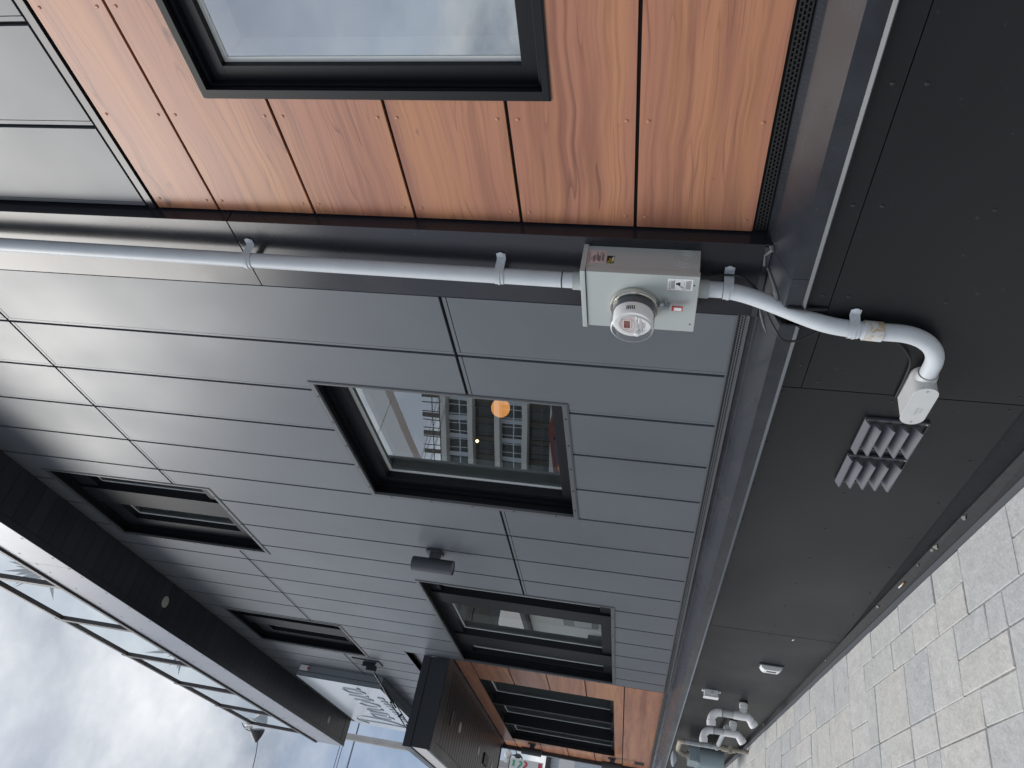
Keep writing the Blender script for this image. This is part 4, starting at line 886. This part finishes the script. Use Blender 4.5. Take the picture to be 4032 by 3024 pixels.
tag(obj('cigarette_butt', MB().tube([(-0.158, 4.315, gz(4.3)+0.047), (-0.158, 4.365, gz(4.365)+0.047)], 0.004, 10), CIGW, origin=(-0.158, 4.34, gz(4.34)+0.043), smooth=True), 'white cigarette butt with tan filter lying on the black ledge', 'cigarette butt')
bt = bpy.data.objects['cigarette_butt']
obj('filter', MB().tube([(-0.158, 4.290, gz(4.29)+0.047), (-0.158, 4.3145, gz(4.3145)+0.047)], 0.0041, 10), CIGO, bt, smooth=True)
tag(obj('leaf_litter', MB().poly([(-0.141, 5.55, 0.655), (-0.141, 5.575, 0.660), (-0.141, 5.578, 0.652), (-0.141, 5.553, 0.647)], (-0.003, 0, 0)), WHITE), 'white paint fleck stuck on the middle of the black base wall', 'paint fleck')

# ------------------------------------------------------------------ lamps inside
def pendant(c, r, label, m):
    t = thing('pendant_lamp', label, 'lamp', c, 'lit pendant lamps behind the windows'); c = Vector(c)
    obj('shade', MB().lathe(c, (0, 0, 1), [(r - r*math.cos(t_), max(0.0008, r*math.sin(t_))) for t_ in [PI*k_/14 for k_ in range(15)]], 28), m, t, smooth=True)
    obj('cord', MB().tube([c + Vector((0, 0, 2*r)), (c.x, c.y, 4.29)], 0.004, 6), BLACK, t)
pendant((1.15, 4.90, 2.865), 0.075, 'warm lit globe pendant lamp seen through the nearest grey clad window', WARM)
pendant((2.4, 7.62, 3.80), 0.02, 'small lit pendant bulb seen deep inside the nearest grey clad window', GLOW)
pendant((1.2, 10.5, 3.58), 0.024, 'small lit pendant bulb seen inside the window beside the wood bay', GLOW)

# ------------------------------------------------------------------ beyond the building
SH = thing('corrugated_shed', 'pale corrugated metal building with a dark eave beyond the canopy', 'building', (5, 46, 0.6))
cm = MB()
x = -1.0
while x < 12:
    cm.quad((x, 46, 0.6), (x+0.05, 45.95, 0.6), (x+0.05, 45.95, 6.05), (x, 46, 6.05)); cm.quad((x+0.05, 45.95, 0.6), (x+0.10, 45.95, 0.6), (x+0.10, 45.95, 6.05), (x+0.05, 45.95, 6.05)); cm.quad((x+0.10, 45.95, 0.6), (x+0.15, 46, 0.6), (x+0.15, 46, 6.05), (x+0.10, 45.95, 6.05)); cm.quad((x+0.15, 46, 0.6), (x+0.21, 46, 0.6), (x+0.21, 46, 6.05), (x+0.15, 46, 6.05)); x += 0.21
obj('corrugated_wall', cm.box(-1, 12, 46.05, 58, 0.6, 6.05), CORR, SH, recalc=False)
obj('roof', MB().box(-1.3, 12.3, 45.6, 58.3, 6.05, 6.30), DARKTRIM, SH)
UP = thing('utility_pole', 'pale round utility pole rising between the canopy and the roof', 'pole', (1.96, 30, 0.78))
obj('shaft', MB().tube([(1.99, 30, 0.75), (1.95, 30, 14.5)], 0.13, 20, rs=[0.155, 0.115]), POLEM, UP, smooth=True)
SL = thing('street_lamp', 'ornate street lamp cluster with white globes on a side arm', 'street lamp', (2.35, 30, 5.8))
obj('arm', MB().tube([(2.0, 29.95, 5.6), (2.2, 29.95, 5.55), (2.35, 30, 5.62)], 0.025, 8), DKGREY, SL, smooth=True)
obj('hub', MB().lathe((2.35, 30, 5.62), (0, 0, 1), [(0, 0.02), (0.05, 0.07), (0.16, 0.09), (0.24, 0.05), (0.30, 0.02)], 16, cap=True), DKGREY, SL, smooth=True)
for s_ in (-1, 0, 1):
    obj('globe_arm', MB().tube(bez([(2.35, 30, 5.80), (2.35+0.16*s_, 30, 5.86), (2.35+0.26*s_, 30, 6.0)], 5), 0.018, 8), DKGREY, SL, smooth=True)
    obj('globe', MB().lathe((2.35+0.26*s_, 30, 6.12), (0, 0, 1), [(-0.14, 0.02)] + [(0.14*math.sin(t), 0.14*math.cos(t)) for t in [-1.3+0.26*k_ for k_ in range(11)]], 18), LAMPW, SL, smooth=True)
BN = thing('street_banner', 'white street banner with green and red lettering below the lamp', 'banner', (2.1, 29.8, 4.85))
b_ = obj('cloth', MB().box(1.72, 2.24, 29.80, 29.81, 4.78, 5.98), BANW, BN)
obj('green_mark', MB().tube(bez([(1.80, 29.79, 5.60), (1.95, 29.79, 5.66), (2.10, 29.79, 5.55), (2.16, 29.79, 5.64)], 6), 0.028, 6).box(1.98, 2.18, 29.788, 29.797, 5.80, 5.88), BANG, b_)
obj('red_mark', MB().tube(bez([(1.80, 29.79, 5.36), (1.95, 29.79, 5.46), (2.10, 29.79, 5.36), (2.18, 29.79, 5.46)], 6), 0.032, 6).box(2.05, 2.2, 29.788, 29.797, 4.82, 4.95), BANR, b_)
obj('rail', MB().tube([(1.7, 29.8, 6.0), (2.3, 29.8, 6.0)], 0.015, 6), DKGREY, BN)
tag(obj('small_shop_sign', MB().box(2.6, 4.4, 33, 33.2, 3.9, 4.5), BANW, origin=(3.5, 33, 3.9)), 'plain white shop board low beyond the street banner', 'sign')
for k_, (xa, za, xb, zb, lb_) in enumerate(((6, 16.06, -30, 16.2, 'topmost of the four thin wires crossing the sky'), (6, 15.93, -30, 15.95, 'second of the four thin wires crossing the sky'), (6, 15.40, -30, 15.6, 'third of the four thin wires crossing the sky'), (12, 15.38, -30, 15.48, 'lowest of the four thin wires crossing the sky'))):
    tag(obj('overhead_wire', MB().tube([(xa, 40, za), ((xa+xb)/2, 40, (za+zb)/2-0.1), (xb, 40, zb)], 0.017, 6), WIRE, smooth=True), lb_, 'wire', 'overhead wires')

# ------------------------------------------------------------------ across the street (seen mirrored in the glass)
def block(name, label, loc, rot, build):
    t = thing(name, label, 'building', loc); build(t); t.rotation_euler = (0, 0, rot); return t
APD = mat('apartment_dark_glass', (0.045, 0.055, 0.06), 0.15); APW = mat('apartment_pale_slab', (0.62, 0.62, 0.60), 0.6); APB = mat('apartment_brown_panel', (0.10, 0.085, 0.075), 0.6)
def apt(t):
    L = Vector(t['_w'])
    o = obj('core', MB().box(L.x-22, L.x, L.y-3, L.y+26, L.z, L.z+24), APD, t)
    for k_ in range(8):
        z = L.z + 2.6 + k_*2.9
        obj('balcony_slab', MB().box(L.x-22, L.x+1.3, L.y-4.4, L.y+20, z, z+0.55), APW, t)
        fm_ = MB()
        for j in range(12): fm_.box(L.x+0.02, L.x+0.10, L.y-3+j*2.2, L.y-3+j*2.2+0.5, z+0.55, z+2.9)
        for j in range(9): fm_.box(L.x-21+j*2.4, L.x-21+j*2.4+0.5, L.y-3.10, L.y-3.02, z+0.55, z+2.9)
        for j in range(26): fm_.box(L.x+0.02, L.x+0.06, L.y-3+j*1.0, L.y-3+j*1.0+0.10, z+0.55, z+2.9)
        for j in range(20): fm_.box(L.x-21+j*1.05, L.x-21+j*1.05+0.12, L.y-3.06, L.y-3.01, z+0.55, z+2.9)
        fm_.box(L.x-22, L.x+1.25, L.y-4.36, L.y-4.33, z+1.35, z+1.45).box(L.x+1.22, L.x+1.25, L.y-4.36, L.y+20, z+1.35, z+1.45)
        obj('facade_fin', fm_, APB if k_ % 2 else CORR, t)
block('apartment_block', 'dark apartment block with pale balcony bands mirrored in the windows', (-38, 66, 0.7), math.radians(-32), apt)
def gable(t):
    L = Vector(t['_w']); m = MB(); m.poly([(L.x, L.y-7, L.z), (L.x, L.y+7, L.z), (L.x, L.y+7, L.z+10.5), (L.x, L.y, L.z+14.5), (L.x, L.y-7, L.z+10.5)], (-14, 0, 0)); obj('wall', m, mat('slate_wall', (0.20, 0.20, 0.21), 0.6), t)
    w = MB()
    for j in range(4):
        for q in range(3): w.box(L.x+0.02, L.x+0.08, L.y-5.5+j*3, L.y-5.5+j*3+1.4, L.z+1.5+q*3, L.z+3.2+q*3)
    obj('window', w, APW, t)
block('gabled_house', 'dark gabled house mirrored in the windows from across the street', (-13, 71, 0.7), 0.0, gable)
def siding(t):
    L = Vector(t['_w']); m = MB()
    for k_ in range(48): m.poly([(L.x+0.03, L.y-4, L.z+k_*0.17), (L.x+0.03, L.y+5, L.z+k_*0.17), (L.x, L.y+5, L.z+k_*0.17+0.17), (L.x, L.y-4, L.z+k_*0.17+0.17)], (-0.2, 0, 0))
    obj('siding_wall', m, mat('cream_siding', (0.80, 0.78, 0.72), 0.6), t)
    w = obj('window', MB().box(L.x+0.03, L.x+0.10, L.y-3.6, L.y-1.7, L.z+3.7, L.z+5.9), APD, t); obj('frame', MB().box(L.x+0.101, L.x+0.13, L.y-3.1, L.y-1.9, L.z+4.1, L.z+5.2), APW, w)
    obj('meter_cupboard', MB().box(L.x+0.04, L.x+0.3, L.y-0.2, L.y+0.9, L.z+3.4, L.z+4.4), APD, t)
    obj('roof', MB().poly([(L.x-8, L.y-4.6, L.z+8.2), (L.x+0.6, L.y-4.6, L.z+8.2), (L.x+0.6, L.y+5.6, L.z+8.2), (L.x-8, L.y+5.6, L.z+8.2)], (0, 0, 0.3)), DARKTRIM, t)
    obj('body', MB().box(L.x-8, L.x-0.21, L.y-4, L.y+5, L.z, L.z+8.15), APB, t)
block('siding_house', 'cream clapboard house mirrored in the lower window panes', (-13, 50.5, 0.78), 0.0, siding)
EG = thing('elevated_guideway', 'pale concrete elevated guideway over the street, mirrored in the nearest window', 'guideway', (-13, 10, 0.6))
obj('deck', MB().box(-13.0, -12.5, 13, 62, 11.95, 12.9), mat('pale_concrete', (0.85, 0.86, 0.86), 0.7), EG)
for y_ in (14.5, 42): obj('column', MB().tube([(-12.75, y_, 0), (-12.75, y_, 11.95)], 0.22, 20), CONC, EG, smooth=True)
def shop(t):
    L = Vector(t['_w']); obj('wall', MB().box(L.x-10, L.x, L.y-1.9, L.y+4.5, L.z, L.z+5.2), mat('brick_red_wall', (0.19, 0.045, 0.04), 0.7), t)
    s_ = obj('sign_panel', MB().box(L.x+0.01, L.x+0.12, L.y-1.6, L.y+2.2, L.z+3.9, L.z+5.0), mat('purple_sign', (0.07, 0.04, 0.10), 0.5), t)
    obj('sign_disc', MB().lathe((L.x+0.13, L.y+0.5, L.z+4.45), (1, 0, 0), [(0, 0.5), (0.05, 0.5), (0.05, 0.001)], 28), mat('sign_amber', (0.55, 0.30, 0.03), 0.5), s_)
    obj('door', MB().box(L.x+0.01, L.x+0.08, L.y-1, L.y+1, L.z, L.z+2.3), APD, t)
block('red_shop', 'red shop front with amber disc sign mirrored in the window', (-13, 27.2, 0.78), 0.0, shop)
for o in bpy.data.objects:
    if '_w' in o: del o['_w']
